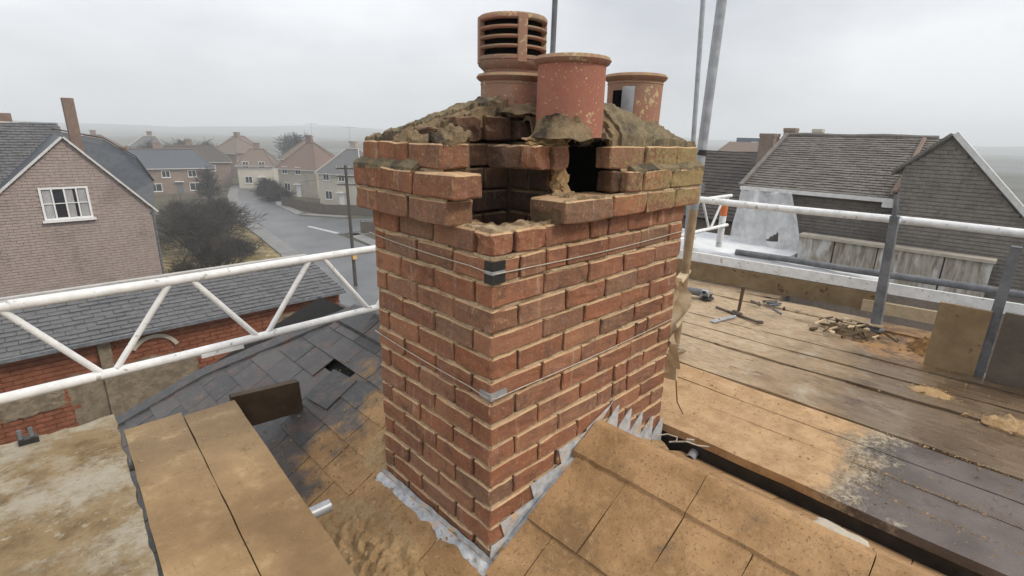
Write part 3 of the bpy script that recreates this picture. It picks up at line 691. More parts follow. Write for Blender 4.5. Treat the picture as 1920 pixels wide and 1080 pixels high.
# strip dressed down onto the slope
mb = MB()
for i in range(18):
    xa, xb = -.02+i*.031, -.02+(i+1)*.031
    mb.add([(xa, -.009, roofline(xa)+.012+.004*fb((xa, 0, 0), 30)), (xb, -.009, roofline(xb)+.012+.004*fb((xb, 0, 0), 30)), (xb, -.035-.012*fb((xb, 1, 0), 25), roofline(xb)+.016), (xa, -.035-.012*fb((xa, 1, 0), 25), roofline(xa)+.016)], [(0, 1, 2, 3)])
mb.build('soaker', LEAD, t, smooth=True)
# apron along the lower face
mb = MB(); k = 46
for i in range(k+1):
    y = -.035+.68*i/k
    a = .004*fb((y, 3, 0), 20); w = .036+.022*fb((y, 6, 0), 12)
    for x, z in ((-.006, 7.672+.012*fb((y, 9, 0), 9)), (-.010+a, 7.650), (-.022, roofline(-.022)+.022), (-.022-w*.6, roofline(-.022-w*.6)+.017+a), (-.022-w, roofline(-.022-w)+.012)): mb.v.append((x, y, z))
mb.f += [(i*5+a, i*5+a+1, i*5+a+6, i*5+a+5) for i in range(k) for a in range(4)]
mb.build('apron', LEAD, t, smooth=True)

# ------------------------------------------------------------------ the slate roof the stack stands on
roof = thing('slate_roof', 'dark slate roof around the chimney foot, dusted with brick sand near the stack', 'roof', (0, .3, 7.3))
SL = math.atan(.53)
def slate(xc, yc, lx, wy, lift, parent=roof, side=1, rz=0.0, name='slate', mat=SLATE, th=.007):
    key = ('s', th, round(lx, 2), round(wy, 2), rnd.randrange(5), mat.name)
    if key not in BRICK_CACHE:
        b = bmesh.new(); bmesh.ops.create_grid(b, x_segments=4, y_segments=3, size=.5)
        q = Vector((rnd.random()*30, rnd.random()*30, 0))
        for v in b.verts:
            e = .0035
            v.co = Vector((v.co.x*lx, v.co.y*wy, .0012*mnoise.noise(v.co*3+q)))+Vector((e*mnoise.noise(v.co*9+q), e*mnoise.noise(v.co*9-q), 0))
        r = bmesh.ops.extrude_face_region(b, geom=list(b.faces))
        bmesh.ops.translate(b, verts=[g for g in r['geom'] if isinstance(g, bmesh.types.BMVert)], vec=(0, 0, th))
        bmesh.ops.recalc_face_normals(b, faces=b.faces)
        me = bpy.data.meshes.new('slate'); b.to_mesh(me); b.free(); me.materials.append(mat); BRICK_CACHE[key] = me
    o = link(name, BRICK_CACHE[key], parent, None, (xc, yc, roofline(xc)+lift))
    o.rotation_euler = (jit(.006), (-(SL-.036) if side > 0 else (SL-.036))+jit(.003), rz+jit(.006))
    return o
def verge(x): return 1.84+(.5-x)*.76 if x > -.24 else 2.4+(-.24-x)*.35
HOLE = (.225, 1.34)
# slates beyond the stack, courses by gauge, each slate a mesh of its own
g = .125
row = 0
x = .49
while x > -1.0:
    off = .12 if row % 2 else 0.0
    y = .60+off-.24 if x > .05 else (-.03 if x > -.06 else -1.9+off)
    y_end = verge(x)
    while y < y_end:
        w = .235
        if x > .05 and y+w < .62: y += w; continue
        yy1 = min(y+w, y_end)
        if yy1-y > .05 and not (abs(x-HOLE[0]) < .06 and abs(y+w/2-HOLE[1]) < .13):
            yc = (y+yy1)/2
            if not (x > .05 and -.06 < yc < .66):
                slate(x-.035, yc, .215, yy1-y-.004, .010)
        y += w
    x -= g; row += 1
slate(.105, 1.325, .20, .2, .024, rz=.12)
mb = MB(); xs = [.5-.05*i for i in range(32)]
for i, x in enumerate(xs):
    y = verge(x)
    for dy, dz in ((-.075, .019), (-.07, .03), (.03, .03), (.035, -.03)): mb.v.append((x, y+dy+.006*fb((x, dy, 2), 14), roofline(x)+dz+.004*fb((x, dy, 5), 14)))
mb.f += [(i*4+a, i*4+a+1, i*4+a+5, i*4+a+4) for i in range(31) for a in range(3)]
mb.build('verge', SLATE, roof)
# big stone slates on the near right of the stack
row = 0; x = .40
for x in (.31, .12, -.07, -.26, -.45):
    off = (-.252, -.38)[row % 2] if True else 0
    y = off
    ys = [-.024]
    ys = [-.03]+[-.245-.21*i+(.10 if row % 2 else 0) for i in range(9)]
    for i in range(len(ys)-1):
        a, b = ys[i], ys[i+1]
        if x < -.08: continue
        slate(x-.03, (a+b)/2, .29, a-b-.003, .019, th=.012)
    row += 1
for row in range(6):
    x = -.13-.0-row*.19
    pass
# far slope, under the deck
mb = MB(); mb.hexa([(-1.1, -2.2, roofline(-1.1)-.05), (.54, -2.2, roofline(.54)-.05), (.54, 2.35, roofline(.54)-.05), (-1.1, 2.75, roofline(-1.1)-.05), (-1.1, -2.2, roofline(-1.1)-.004), (.54, -2.2, roofline(.54)-.03), (.54, 1.80, roofline(.54)-.03), (-1.1, 2.68, roofline(-1.1)-.004)])
mb.build('underlay', UNDER, roof)
for row in range(3):
    x = .66+row*.19; y = -2.3+.1*(row % 2)
    while y < 1.9:
        if not (y+.22 > -.03 and y < .64 and x < 1.13): slate(x, y+.11, .27, .215, -.03, side=-1)
        y += .22
mb = MB(); mb.hexa([(.54, -2.3, 7.86), (1.5, -2.3, 7.35), (1.5, 1.9, 7.35), (.54, 1.9, 7.86), (.54, -2.3, 7.876), (1.5, -2.3, 7.37), (1.5, 1.9, 7.37), (.54, 1.9, 7.876)]); mb.build('underlay', UNDER, roof)
# ridge tiles
def ridge_tile(y0, y1, hw=.138):
    mb = MB(); k = 12
    pr = [(-hw, -.034), (-hw+.004, -.008), (-.07, .024), (-.016, .053), (-.004, .057), (.038, .047), (.050, .034), (.095, -.06)]
    pts = []
    for i in range(k+1):
        y = y0+(y1-y0)*i/k
        for x, z in pr: pts.append((.535+x+.003*fb((x, y, 1), 20), y+(.004*fb((x, y, 3), 20) if i in (0, k) else 0), 7.900+z+.003*fb((x, y, 2), 18)))
    q = len(pr); mb.add(pts, [(i*q+a, i*q+a+1, (i+1)*q+a+1, (i+1)*q+a) for i in range(k) for a in range(q-1)])
    low = [(a, b, c-.020) for a, b, c in pts]; n0 = len(mb.v); mb.v += low
    mb.f += [(n0+i*q+a, n0+(i+1)*q+a, n0+(i+1)*q+a+1, n0+i*q+a+1) for i in range(k) for a in range(q-1)]
    for i in range(k): mb.f += [(i*q, (i+1)*q, n0+(i+1)*q, n0+i*q), (i*q+q-1, n0+i*q+q-1, n0+(i+1)*q+q-1, (i+1)*q+q-1)]
    for i in (0, k): mb.f += [(i*q+a, i*q+a+1, n0+i*q+a+1, n0+i*q+a) for a in range(q-1)]
    return mb.build('ridge_tile', SLATE, roof)
for y0, y1 in ((-.455, -.015), (-.915, -.458), (-1.375, -.918), (-1.84, -1.378), (.645, 1.08), (1.087, 1.50), (1.507, 1.84)): ridge_tile(y0, y1)
# sand and rubble lying on the roof
lump_sheet('sandy_rubble', lambda x, y: max(.0, 1-((x+.22)/.15)**2-((y-.42)/.36)**2) or None, -.40, -.06, .02, .9, lambda x, y: roofline(x)+.012, .035, .0095, SAND, roof, base=.024, kind='stuff', freq=26)
lump_sheet('sandy_rubble', lambda x, y: max(.0, 1-((x-.08)/.13)**2-((y-.72)/.12)**2) or None, -.1, .25, .6, .9, lambda x, y: roofline(x)+.012, .03, .009, SAND, roof, base=.03, kind='stuff', freq=26)
lump_sheet('sandy_rubble', lambda x, y: max(.0, 1-((y+.035-.4*0)/.05)**2) or None, .56, 1.05, -.09, .0, lambda x, y: roofline(x)-.045, .025, .009, SAND, roof, base=.02, kind='stuff', freq=26)
lump_sheet('sandy_rubble', lambda x, y: max(.0, .7+.7*fb((x, y, 4), 6)-abs(x-.66)/.11) or None, .58, .80, -1.9, -.02, lambda x, y: roofline(x)-.018, .02, .012, SAND, roof, base=.012, kind='stuff', freq=26)

def crumbs(name, n, fn, s0, s1, mat, parent):
    mb = MB()
    for _ in range(n):
        p = fn()
        if p is None: continue
        s = s0*(s1/s0)**(rnd.random()**2.2); x, y, z = p
        v = [(x+s*jit(1.1), y+s*jit(1.1), z-s*.2), (x+s*jit(1.1)+s, y+s*jit(1), z-s*.2), (x+s*jit(.6), y+s*jit(1)+s, z-s*.2), (x+s*jit(.6)+s*.3, y+s*jit(.6)+s*.3, z+s*rnd.uniform(.5, 1.1)), (x+s*jit(.4)+s*.8, y+s*.9, z+s*.2)]
        mb.add(v, [(0, 1, 3), (1, 4, 3), (4, 2, 3), (2, 0, 3), (0, 2, 4, 1)])
    return mb.build(name, mat, parent, kind='stuff')
def roof_pt():
    x, y = rnd.uniform(-.45, .42), rnd.uniform(.02, 1.5) if rnd.random() < .75 else rnd.uniform(-1.3, -.02)
    if x > -.01 and -.01 < y < .64: return None
    if rnd.random() < max(0, (y-.75)/.8): return None
    return x, y, roofline(x)+.024
crumbs('crumbs', 2600, roof_pt, .0015, .009, SAND, roof)

# ------------------------------------------------------------------ left scaffold boards
def warped(name, x0, x1, y0, y1, z, th, mat, parent=None, amp=.004, skew=0.0, nx=4, ny=30, rag=.003, xn=None):
    mb = MB(); q = rnd.random()*40
    for top in (1, 0):
        for j in range(ny+1):
            for i in range(nx+1):
                v = j/ny; y = y0+(y1-y0)*v; xa, xb = (x0, x1) if xn is None else (x0+(xn[0]-x0)*(1-v), x1+(xn[1]-x1)*(1-v)); x = xa+(xb-xa)*i/nx
                if i in (0, nx): x += rag*fb((q, y, i), 12)
                yy = y+(rag*1.5*fb((q, x, j), 20) if j in (0, ny) else 0)
                mb.v.append((x, yy, z-(0 if top else th)+amp*fb((x+q, y, .3), 2.5)))
    w = nx+1; N = w*(ny+1)
    for j in range(ny):
        for i in range(nx):
            a = j*w+i; mb.f += [(a, a+1, a+w+1, a+w), (N+a, N+a+w, N+a+w+1, N+a+1)]
    for j in range(ny):
        a, b = j*w, j*w+nx; mb.f += [(a, a+w, N+a+w, N+a), (b, N+b, N+b+w, b+w)]
    for i in range(nx):
        a, b = i, ny*w+i; mb.f += [(a, N+a, N+a+1, a+1), (b, b+1, N+b+1, N+b)]
    return mb.build(name, mat, parent)
tag(warped('scaffold_board', -.532, -.330, -1.6, 1.372, 7.80, .038, BOARD, xn=(-.72, -.52)), 'dusty scaffold board beside the dark roof slates, right of the left-hand pair', 'scaffold board', 'scaffold boards left of the stack')
tag(warped('scaffold_board', -.738, -.5335, -1.6, 1.415, 7.797, .038, BOARD, xn=(-.925, -.7215)), 'dusty scaffold board lying between the mortar-splashed sheet and the board by the slates', 'scaffold board', 'scaffold boards left of the stack')
tag(warped('splashed_sheet', -2.4, -.744, -1.8, 1.60, 7.792, .03, SPLASH, amp=.012, nx=40, ny=70, rag=.012, xn=(-2.6, -.932)), 'broad board caked in pale mortar splashes at the bottom left', 'board')
mb = MB(); mb.hexa([(-.325, 1.395, 7.63), (-.03, 1.36, 7.63), (-.03, 1.40, 7.63), (-.325, 1.435, 7.63), (-.335, 1.395, 7.806), (-.037, 1.36, 7.798), (-.037, 1.40, 7.798), (-.335, 1.435, 7.806)])
tag(mb.build('stop_board', DARKWOOD), 'short dark plank on edge across the ends of the dusty boards, on the slates', 'plank')
mb = MB(); mb.tube((-1.4, .55, 7.735), (-.30, .50, 7.735), .022, 16); o = mb.build('support_tube', GALV, smooth=True)
tag(o, 'grey scaffold tube end poking out from under the left boards', 'scaffold tube')
mb = MB(); mb.tube((-1.6, 1.25, 7.735), (-.42, 1.22, 7.735), .024, 12); o = mb.build('support_tube', GALV, smooth=True)
tag(o, 'scaffold tube under the far ends of the left boards', 'scaffold tube')
t = thing('board_clip', 'small dark metal clip on the top edge of the splashed board, far left', 'clip', (-1.018, 1.567, 7.79))
mb = MB(); mb.box(-1.05, -.99, 1.545, 1.58, 7.79, 7.815); mb.build('plate', BLACK, t)
for dx in (-.02, .012): mb = MB(); mb.tube((-1.02+dx, 1.565, 7.81), (-1.02+dx, 1.57, 7.85), .008, 8); mb.build('stud', GREYSTEEL, t)
def left_pt():
    y = rnd.uniform(-.8, 1.36); return rnd.uniform(-2.2, -.36)-.19*max(0, (1.4-y)/3), y, 7.806
crumbs('board_crumbs', 1500, left_pt, .001, .006, SAND, None)
bpy.data.objects['board_crumbs']['label'] = 'mortar crumbs scattered over the left-hand boards'

# ------------------------------------------------------------------ white lattice beam
t = thing('lattice_beam', 'white steel lattice guard beam running behind the chimney from the left edge', 'lattice beam', (0, 1.606, 7.98))
YB, ZBT, ZBB = 1.606, 8.342, 7.984
def chord(name, z0): return MB().path([(-3+i*.84, YB+.003*math.sin(i*2), z0+.005*math.sin(i*1.7)) for i in range(11)], .0205, 14).build(name, WHITE, t, smooth=True)
chord('top_chord', ZBT); chord('bottom_chord', ZBB)
for k in range(-3, 10):
    b = -.73+.628*k
    for s_ in (-1, 1):
        if b+s_*.26 < 5.40 and b < 5.40:
            MB().tube((b+s_*.028, YB, ZBB+.010), (b+s_*.276, YB, ZBT-.008), .0132, 10).build('brace', WHITE, t, smooth=True)
mb = MB(); mb.box(-.385, -.20, YB-.02, YB+.02, ZBB-.034, ZBB-.018); mb.build('weld_plate', WHITE, t)

# ------------------------------------------------------------------ right-hand scaffold deck
deck = thing('scaffold_deck', 'weathered timber scaffold platform to the right of the chimney', 'scaffold platform', (1.1, -.5, 7.6))
for a, b in ((1.112, 1.268), (1.272, 1.436), (1.440, 1.62), (1.624, 1.805)):
    warped('plank', a, b, -3.0, 1.6, 7.70+jit(.0035), .038, PLANK, deck, amp=.004, rag=.003)
NF = 9
for i in range(NF):
    f0, f1 = i/NF, (i+1)/NF
    xa0, xa1 = 1.832+(3.70-1.832)*f0+.004, 1.832+(3.70-1.832)*f1-.004      # at Y = 1.15
    xb0, xb1 = 1.832+(3.93-1.832)*f0+.004, 1.832+(3.93-1.832)*f1-.004      # at Y = -.7
    yend = -3.0 if i < 5 else -.74
    if i < 5:
        s = (3.0+1.8)/1.85
        warped('plank', xa0, xa1, -3.0, 1.8, 7.694+jit(.008), .038, PLANK, deck, amp=.008, rag=.006, xn=(xa0+(xb0-xa0)*s, xa1+(xb1-xa1)*s))
    else: warped('plank', xa0, xa1, (-.78+jit(.05)) if i < 8 else .38, 1.8, 7.694+jit(.008), .038, PLANK, deck, amp=.008, rag=.006, xn=(xb0, xb1))
warped('gap_shade_plank', 3.40, 3.90, -.76, .45, 7.625, .038, DARKWOOD, deck, amp=.006)  # dark board added to stand in for shade in the gap by the toe board
# dark edge beam, gutter and pipe under the near edge
mb = MB(); mb.box(1.118, 1.155, -3.0, 1.2, 7.40, 7.661)
tag(mb.build('edge_beam', BLACK), 'black edge beam under the near side of the right deck', 'beam')
t = thing('pipe_stub', 'short grey pipe stub sticking out of the black beam beside the chimney', 'pipe', (1.09, -.16, 7.62))
mb = MB(); mb.lathe((0, 0, 0), [(.020, 0), (.020, .09), (.016, .09), (.016, 0)], 20, closed=True)
o = mb.build('pipe', GALV, t, smooth=True)
o.matrix_parent_inverse = Matrix.Identity(4); o.location = (.03, 0, 0); o.rotation_euler = (0, math.radians(-80), math.radians(12))
# toe board and hoarding at the far side of the deck
def toe(y): return 3.70+.129*(1.155-y)
mb = MB(); mb.hexa([(toe(1.9), 1.9, 7.70), (toe(-.30), -.30, 7.70), (toe(-.30)+.035, -.30, 7.70), (toe(1.9)+.035, 1.9, 7.70), (toe(1.9), 1.9, 7.868), (toe(-.30), -.30, 7.852), (toe(-.30)+.035, -.30, 7.852), (toe(1.9)+.035, 1.9, 7.868)])
tag(mb.build('toe_board', TOEWOOD), 'brown toe board standing along the far edge of the right deck', 'toe board')
mb = MB(); mb.hexa([(toe(-.2)-.02, -.2, 7.70), (toe(-.75)-.05, -.75, 7.70), (toe(-.75)-.01, -.75, 7.70), (toe(-.2)+.02, -.2, 7.70), (toe(-.2)-.02, -.2, 7.79), (toe(-.75)-.05, -.75, 7.80), (toe(-.75)-.01, -.75, 7.80), (toe(-.2)+.02, -.2, 7.79)])
tag(mb.build('offcut_board', TAN), 'split tan offcut of board behind the grey post', 'board offcut')
mb = MB(); mb.box(3.735, 4.15, 1.72, 1.76, 7.70, 7.90)
tag(mb.build('end_toe_board', TOEWOOD), 'short toe board across the far end of the deck behind the scaffold tube', 'toe board')
mb = MB(); mb.box(2.93, 2.955, -.97, -.735, 7.60, 8.10)
tag(mb.build('ply_panel', TOEWOOD), 'brown plywood panel upright at the deck edge between the two grey posts', 'panel')
mb = MB(); mb.box(2.935, 2.96, -3.0, -1.02, 7.55, 8.11)
tag(mb.build('ply_panel', simple('dark_ply', (.10, .082, .065), (.16, .13, .10), 6, .8, 20, .6, .01)), 'darker ribbed panel to the right of the second grey post', 'panel')
# guard rails
def toer(y): return 3.745+.129*(1.155-y)
def rail(name, lab, z, y0, y1, r, mat, dx=0.0, cat='guard rail', sq=None, dz=0.0):
    if sq:
        a, b = Vector((toer(y0)+dx, y0, z)), Vector((toer(y1)+dx, y1, z+dz)); d = (b-a).normalized(); s = Vector((d.y, -d.x, 0))
        mb = MB(); mb.frame(a, d, s, (0, 0, 1), (b-a).length, sq[0], sq[1])
    else: mb = MB(); mb.path([(toer(y0+(y1-y0)*i/8)+dx, y0+(y1-y0)*i/8, z+dz*i/8+.004*math.sin(i*2.1)) for i in range(9)], r, 14)
    return tag(mb.build(name, mat, smooth=not sq), lab, cat)
rail('guard_rail', 'white upper guard rail across the right side at chest height', 8.447, 1.75, -2.6, .030, WHITE, dz=-.03)
rail('mid_rail', 'dark grey mid rail between the white guard rail and the toe board', 7.995, .85, -2.6, .027, GREYSTEEL, dz=-.01, dx=.06)
rail('lower_rail', 'white lower rail plank just above the toe board on the right', 7.868, 1.75, -2.6, .03, WHITE, sq=(.03, .085), dz=-.02, dx=.0)
mb = MB(); mb.frame((2.965, -2.0, 7.96), (0, 1, 0), (1, 0, 0), (0, 0, 1), 1.25, .03, .0655) if False else None
def post(x, y, z0, z1, lab, w=.062, lean=0.0):
    t = thing('guard_post', lab, 'post', (x, y, z0), 'grey guard posts')
    mb = MB(); mb.hexa([(x-w/2, y-w/2, z0), (x+w/2, y-w/2, z0), (x+w/2, y+w/2, z0), (x-w/2, y+w/2, z0), (x-w/2*.8, y-w/2*.8+lean, z1), (x+w/2*.8, y-w/2*.8+lean, z1), (x+w/2*.8, y+w/2*.8+lean, z1), (x-w/2*.8, y+w/2*.8+lean, z1)])
    mb.build('shaft', GREYSTEEL, t)
    mb = MB(); mb.box(x-w*.8, x+w*.8, y-w*.8, y+w*.8, z0, z0+.012); mb.build('base_plate', GREYSTEEL, t)
    return t
t = post(3.40, -.39, 7.70, 8.52, 'dark grey square post standing in debris on the right deck', lean=.04)
mb = MB(); mb.tube((3.40, -.36, 8.40), (3.405, -.33, 8.66), .016, 10); mb.build('spigot', GREYSTEEL, t, smooth=True)
mb = MB(); mb.tube((3.40, -.35, 8.445), (3.95, -.30, 8.442), .022, 10); mb.build('coupler_arm', GALV, t, smooth=True)
post(2.985, -.985, 7.62, 8.47, 'second dark grey post, to the right beside the plywood panel', w=.056)
# white sheeting board at the far end, lattice tail, striped marker post
t = thing('marker_post', 'white marker post with an orange band at the end of the lattice beam', 'marker post', (5.37, 1.66, 7.7))
mb = MB(); mb.tube((5.37, 1.66, 7.7), (5.37, 1.66, 8.31), .04, 12); mb.build('shaft', WHITE, t, smooth=True)
mb = MB(); mb.tube((5.37, 1.66, 8.09), (5.37, 1.66, 8.24), .042, 12); mb.build('band', ORANGE, t, smooth=True)
for i, (x, dx) in enumerate(((5.35, 0), (5.9, .0))):
    pass
mb = MB(); mb.box(4.6, 6.6, 2.55, 2.62, 7.50, 7.56); tag(mb.build('white_plank', WHITE), 'white plank on edge below the tail of the lattice beam', 'plank')

mb = MB(); kk = 26
for i in range(kk+1):
    y = 1.9-2.15*i/kk; tp = 1-.55*i/kk; x = toer(y)+.05
    for j, (dx, dz) in enumerate(((-.012, -.0), (-.016, .06), (.0, .13), (.05, .17), (.16, .15), (.24, .05))): mb.v.append((x+dx+.012*fb((y, j, 3), 6), y, 7.868+dz*tp+.015*fb((y*3, j*.7, 1), 2)*(j > 0)))
mb.f += [(i*6+a, i*6+a+1, i*6+a+7, i*6+a+6) for i in range(kk) for a in range(5)]
tag(mb.build('draped_sheeting', SHEET, smooth=True), 'white sheeting draped along the top of the toe board', 'sheeting')
# scaffold standards beside the stack
t = thing('scaffold_standard', 'scaffold standard beside the chimney, grey above and dusty tan below', 'scaffold pole', (1.934, .39, 7.70))
mb = MB(); mb.tube((1.934, .392, 7.70), (1.938, .383, 8.62), .0245, 18); mb.build('lower_tube', RUSTY, t, smooth=True)
mb = MB(); mb.tube((1.938, .383, 8.60), (1.952, .36, 11.6), .026, 18); mb.build('upper_tube', GALV, t, smooth=True)
mb = MB(); mb.tube((1.9405, .378, 8.905), (1.941, .377, 8.935), .0285, 18); mb.build('tape_band', BLACK, t, smooth=True)
mb = MB(); mb.box(1.89, 1.98, .35, .43, 7.70, 7.712); mb.build('base_plate', RUSTY, t)
t = thing('scaffold_standard', 'thinner grey scaffold pole just left of and behind the dusty standard', 'scaffold pole', (2.668, .738, 7.70))
mb = MB(); mb.tube((2.669, .735, 7.70), (2.55, .90, 11.8), .016, 16); mb.build('tube', GALV, t, smooth=True)
mb = MB(); mb.box(2.62, 2.72, .70, .77, 8.62, 8.68); mb.build('coupler', GREYSTEEL, t)
# tie batten between the tube and the stack
mb = MB(); mb.frame((1.60, .27, 8.17), Vector((1, .28, .10)).normalized(), Vector((-.28, 1, 0)).normalized(), (0, 0, 1), .42, .05, .016)
tag(mb.build('tie_batten', TAN), 'small pale timber batten tied across the scaffold standard', 'batten')
t = thing('wire_clamp', 'small metal clamp and wire ends at the foot of the scaffold standard', 'clamp', (1.80, .33, 7.72))
mb = MB(); mb.box(1.775, 1.83, .315, .36, 7.712, 7.75); mb.build('jaw', GALV, t)
mb = MB(); mb.tube((1.76, .34, 7.76), (1.90, .31, 7.742), .009, 10); mb.build('bolt', RUSTY, t, smooth=True)
for i in range(4): MB().path([(1.78+jit(.02), .34, 7.74), (1.84+jit(.03), .36+jit(.03), 7.79+jit(.03)), (1.9+jit(.05), .33+jit(.05), 7.74+jit(.02))], .0025, 5).build('wire', WIRE, t)
# torn dusty sheeting hanging at the far edge of the right face
mb = MB(); k = 16
for i in range(k+1):
    z = 8.41-.50*i/k; w = .05+.02*math.sin(i*.55)+.02*fb((i*.4, 1, 0)); x = 1.098+.02*math.sin(i*.5)+.02*fb((i*.3, 5, 0), 2)
    for a in range(6): mb.v.append((x+w*(a/5-.3)+.014*math.sin(a*2.2+i), .06-.015*a+.018*math.sin(a*1.7+i*.7), z+.012*math.sin(a+i*.3)))
mb.f += [(i*6+a, i*6+a+1, i*6+a+7, i*6+a+6) for i in range(k) for a in range(5)]
tag(mb.build('torn_sheeting', RAG, smooth=True), 'torn strip of dusty sheeting hanging down the right edge of the stack', 'sheeting')
# cable hanging past the far edge
MBc = MB().path([(1.235, .05, 8.0), (1.245, .04, 7.93), (1.235, .02, 7.85), (1.25, .012, 7.76), (1.24, -.03, 7.715)], .0035, 6)
tag(MBc.build('cable', simple('brown_cable', (.14, .07, .05), (.22, .13, .09), 30, .6), smooth=True), 'thin brown cable hanging beside the chimney onto the deck', 'cable')
pts = [(1.0+.11*i/14+.03*math.sin(i*1.1), -.06-.16*i/14+.03*math.cos(i*1.3), 7.70+.012*math.sin(i*.9)) for i in range(15)]
tag(MB().path(pts, .0035, 6).build('cable', WIRE, smooth=True), 'pale looped cable lying in the gap below the deck edge', 'cable')
lump('mortar_lump', (.80, -.80, 7.775), (.05, .085, .016), simple('pale_scrap', (.42, .37, .29), (.52, .47, .38), 20, .8), None, .3, 3)
tag(bpy.data.objects['mortar_lump'], 'flat pale mortar scrap lying in the gap beside the black beam', 'mortar scrap')

# ------------------------------------------------------------------ tools and heaps on the deck
t = thing('angle_grinder', 'small grey angle grinder lying on the deck near the scaffold standard', 'angle grinder', (3.12, .86, 7.70))
c = Vector((3.12, .86, 7.70))
mb = MB(); mb.tube(c+Vector((-.02, .10, .055)), c+Vector((.02, -.06, .05)), .028, 14, .032); mb.build('body', GREYSTEEL, t, smooth=True)
mb = MB(); mb.tube(c+Vector((.02, -.06, .05)), c+Vector((.03, -.115, .05)), .036, 14, .030); mb.build('gear_head', GALV, t, smooth=True)
mb = MB(); mb.lathe((c.x+.028, c.y-.1, c.z), [(.001, .012), (.058, .012), (.06, .016), (.058, .02), (.001, .02)], 28); mb.build('disc', BLACK, t, smooth=True)
mb = MB(); mb.lathe((c.x+.028, c.y-.1, c.z), [(.045, .022), (.063, .022), (.063, .04), (.03, .045)], 20, -math.pi*.1, math.pi*.9); mb.build('guard', GALV, t, smooth=True)
mb = MB(); mb.tube(c+Vector((.02, -.09, .06)), c+Vector((-.07, -.11, .085)), .012, 10, .014); mb.build('side_handle', BLACK, t, smooth=True)
MB().path([c+Vector((-.02, .10, .055)), c+Vector((-.05, .16, .02)), c+Vector((-.02, .25, .006)), c+Vector((.1, .3, .006))], .005, 6).build('cord', BLACK, t, smooth=True)
t = thing('lump_hammer', 'club hammer standing on its head on the deck, its dark handle upright', 'hammer', (2.96, .415, 7.70))
mb = MB(); mb.frame((2.935, .375, 7.70), (.5, .86, 0), (-.86, .5, 0), (0, 0, 1), .085, .03, .03); mb.build('head', TOOLM, t)
mb = MB(); mb.tube((2.955, .415, 7.735), (2.965, .41, 7.93), .011, 10, .014); mb.build('handle', DARKWOOD, t, smooth=True)
t = thing('cold_chisel', 'pale cold chisel lying beside the club hammer', 'chisel', (2.80, .43, 7.70))
mb = MB(); mb.tube((2.86, .40, 7.716), (2.70, .45, 7.712), .013, 8); mb.build('shank', GALV, t, smooth=True)
mb = MB(); mb.hexa([(2.69, .435, 7.706), (2.70, .475, 7.706), (2.64, .49, 7.706), (2.63, .45, 7.706), (2.69, .435, 7.718), (2.70, .475, 7.718), (2.64, .49, 7.709), (2.63, .45, 7.709)]); mb.build('blade', GALV, t)
t = thing('steel_bar', 'dark steel bar lying flat by the foot of the club hammer', 'steel bar', (2.97, .45, 7.70))
mb = MB(); mb.tube((2.98, .60, 7.712), (2.88, .24, 7.712), .010, 8); mb.build('shank', TOOLM, t, smooth=True)
mb = MB(); mb.tube((2.88, .24, 7.712), (2.855, .20, 7.725), .013, 8); mb.build('claw', TOOLM, t, smooth=True)
t = thing('tool_roll', 'heap of dark small tools and scraps beside the toe board', 'tools', (3.33, .33, 7.70))
for i in range(9):
    a = Vector((3.33+jit(.1), .33+jit(.16), 7.712+.02*rnd.random())); b = a+Vector((jit(.1), jit(.14), jit(.012)))
    MB().tube(a, b, .006+.006*rnd.random(), 7).build('tool', rnd.choice([TOOLM, BLACK, TOOLM, GREYSTEEL]), t)
def heap(lab, x, y, z, rx, ry, h, mat, rough=1.0, cat='rubble heap', nm='rubble_heap'):
    t = thing(nm, lab, cat, (x, y, z))
    lump_sheet('heap', lambda a, b: max(0., 1-((a-x)/rx)**2-((b-y)/ry)**2+.35*fb((a, b, 3), 9/ry*.2)) or None, x-rx*1.15, x+rx*1.15, y-ry*1.15, y+ry*1.15, lambda a, b: z, h*.8*rough, max(.006, rx/16), mat, t, base=h, freq=24)
    crumbs('crumbs', 160, lambda: (x+rx*rnd.gauss(0, .6), y+ry*rnd.gauss(0, .6), z+.004), .004, .018, mat, t)
DEBR = mortar_mat('dark_debris', (.11, .075, .04), (.19, .13, .07))
heap('low heap of dark rubble round the foot of the grey post', 3.25, -.30, 7.695, .15, .15, .018, DEBR)
t = bpy.data.objects['rubble_heap']
for i in range(26):
    a = Vector((3.22+jit(.2), -.30+jit(.22), 7.712+.035*rnd.random()))
    if i % 2: brick_like = lump('fragment', a, (.012+.03*rnd.random(), .01+.02*rnd.random(), .006+.012*rnd.random()), rnd.choice([DEBR, TAN, DARKWOOD]), t, .35, 1, rnd.random()*3)
    else: MB().path([a, a+Vector((jit(.08), jit(.08), .02+jit(.02))), a+Vector((jit(.14), jit(.14), jit(.01)))], .004+.006*rnd.random(), 5).build('splinter', rnd.choice([DEBR, DARKWOOD, TAN]), t)
heap('small sandy heap on the far deck, nearer the grey posts', 2.50, -.83, 7.695, .07, .10, .016, SAND)
heap('sandy heap on the deck at the right edge', 2.36, -1.17, 7.695, .08, .13, .03, SAND)
heap('rusty brown rubble against the plywood panel', 3.25, -.70, 7.695, .16, .09, .05, mortar_mat('rusty_rubble', (.24, .13, .05), (.34, .2, .085)))
def deck_pt():
    if rnd.random() < .5: return rnd.uniform(1.12, 1.80), rnd.uniform(-1.25, .2), 7.703
    return rnd.uniform(1.85, 3.6), rnd.uniform(-1.2, 1.0), 7.697
crumbs('deck_crumbs', 1500, deck_pt, .001, .007, SAND, deck)
def crust_pt():
    x = rnd.uniform(1.12, 1.82); return x, -.76+.10*fb((x, 2, 0), 7)+rnd.gauss(0, .035), 7.703
crumbs('deck_crumbs', 900, crust_pt, .001, .006, mortar_mat('silt', (.40, .35, .26), (.5, .44, .33)), deck)
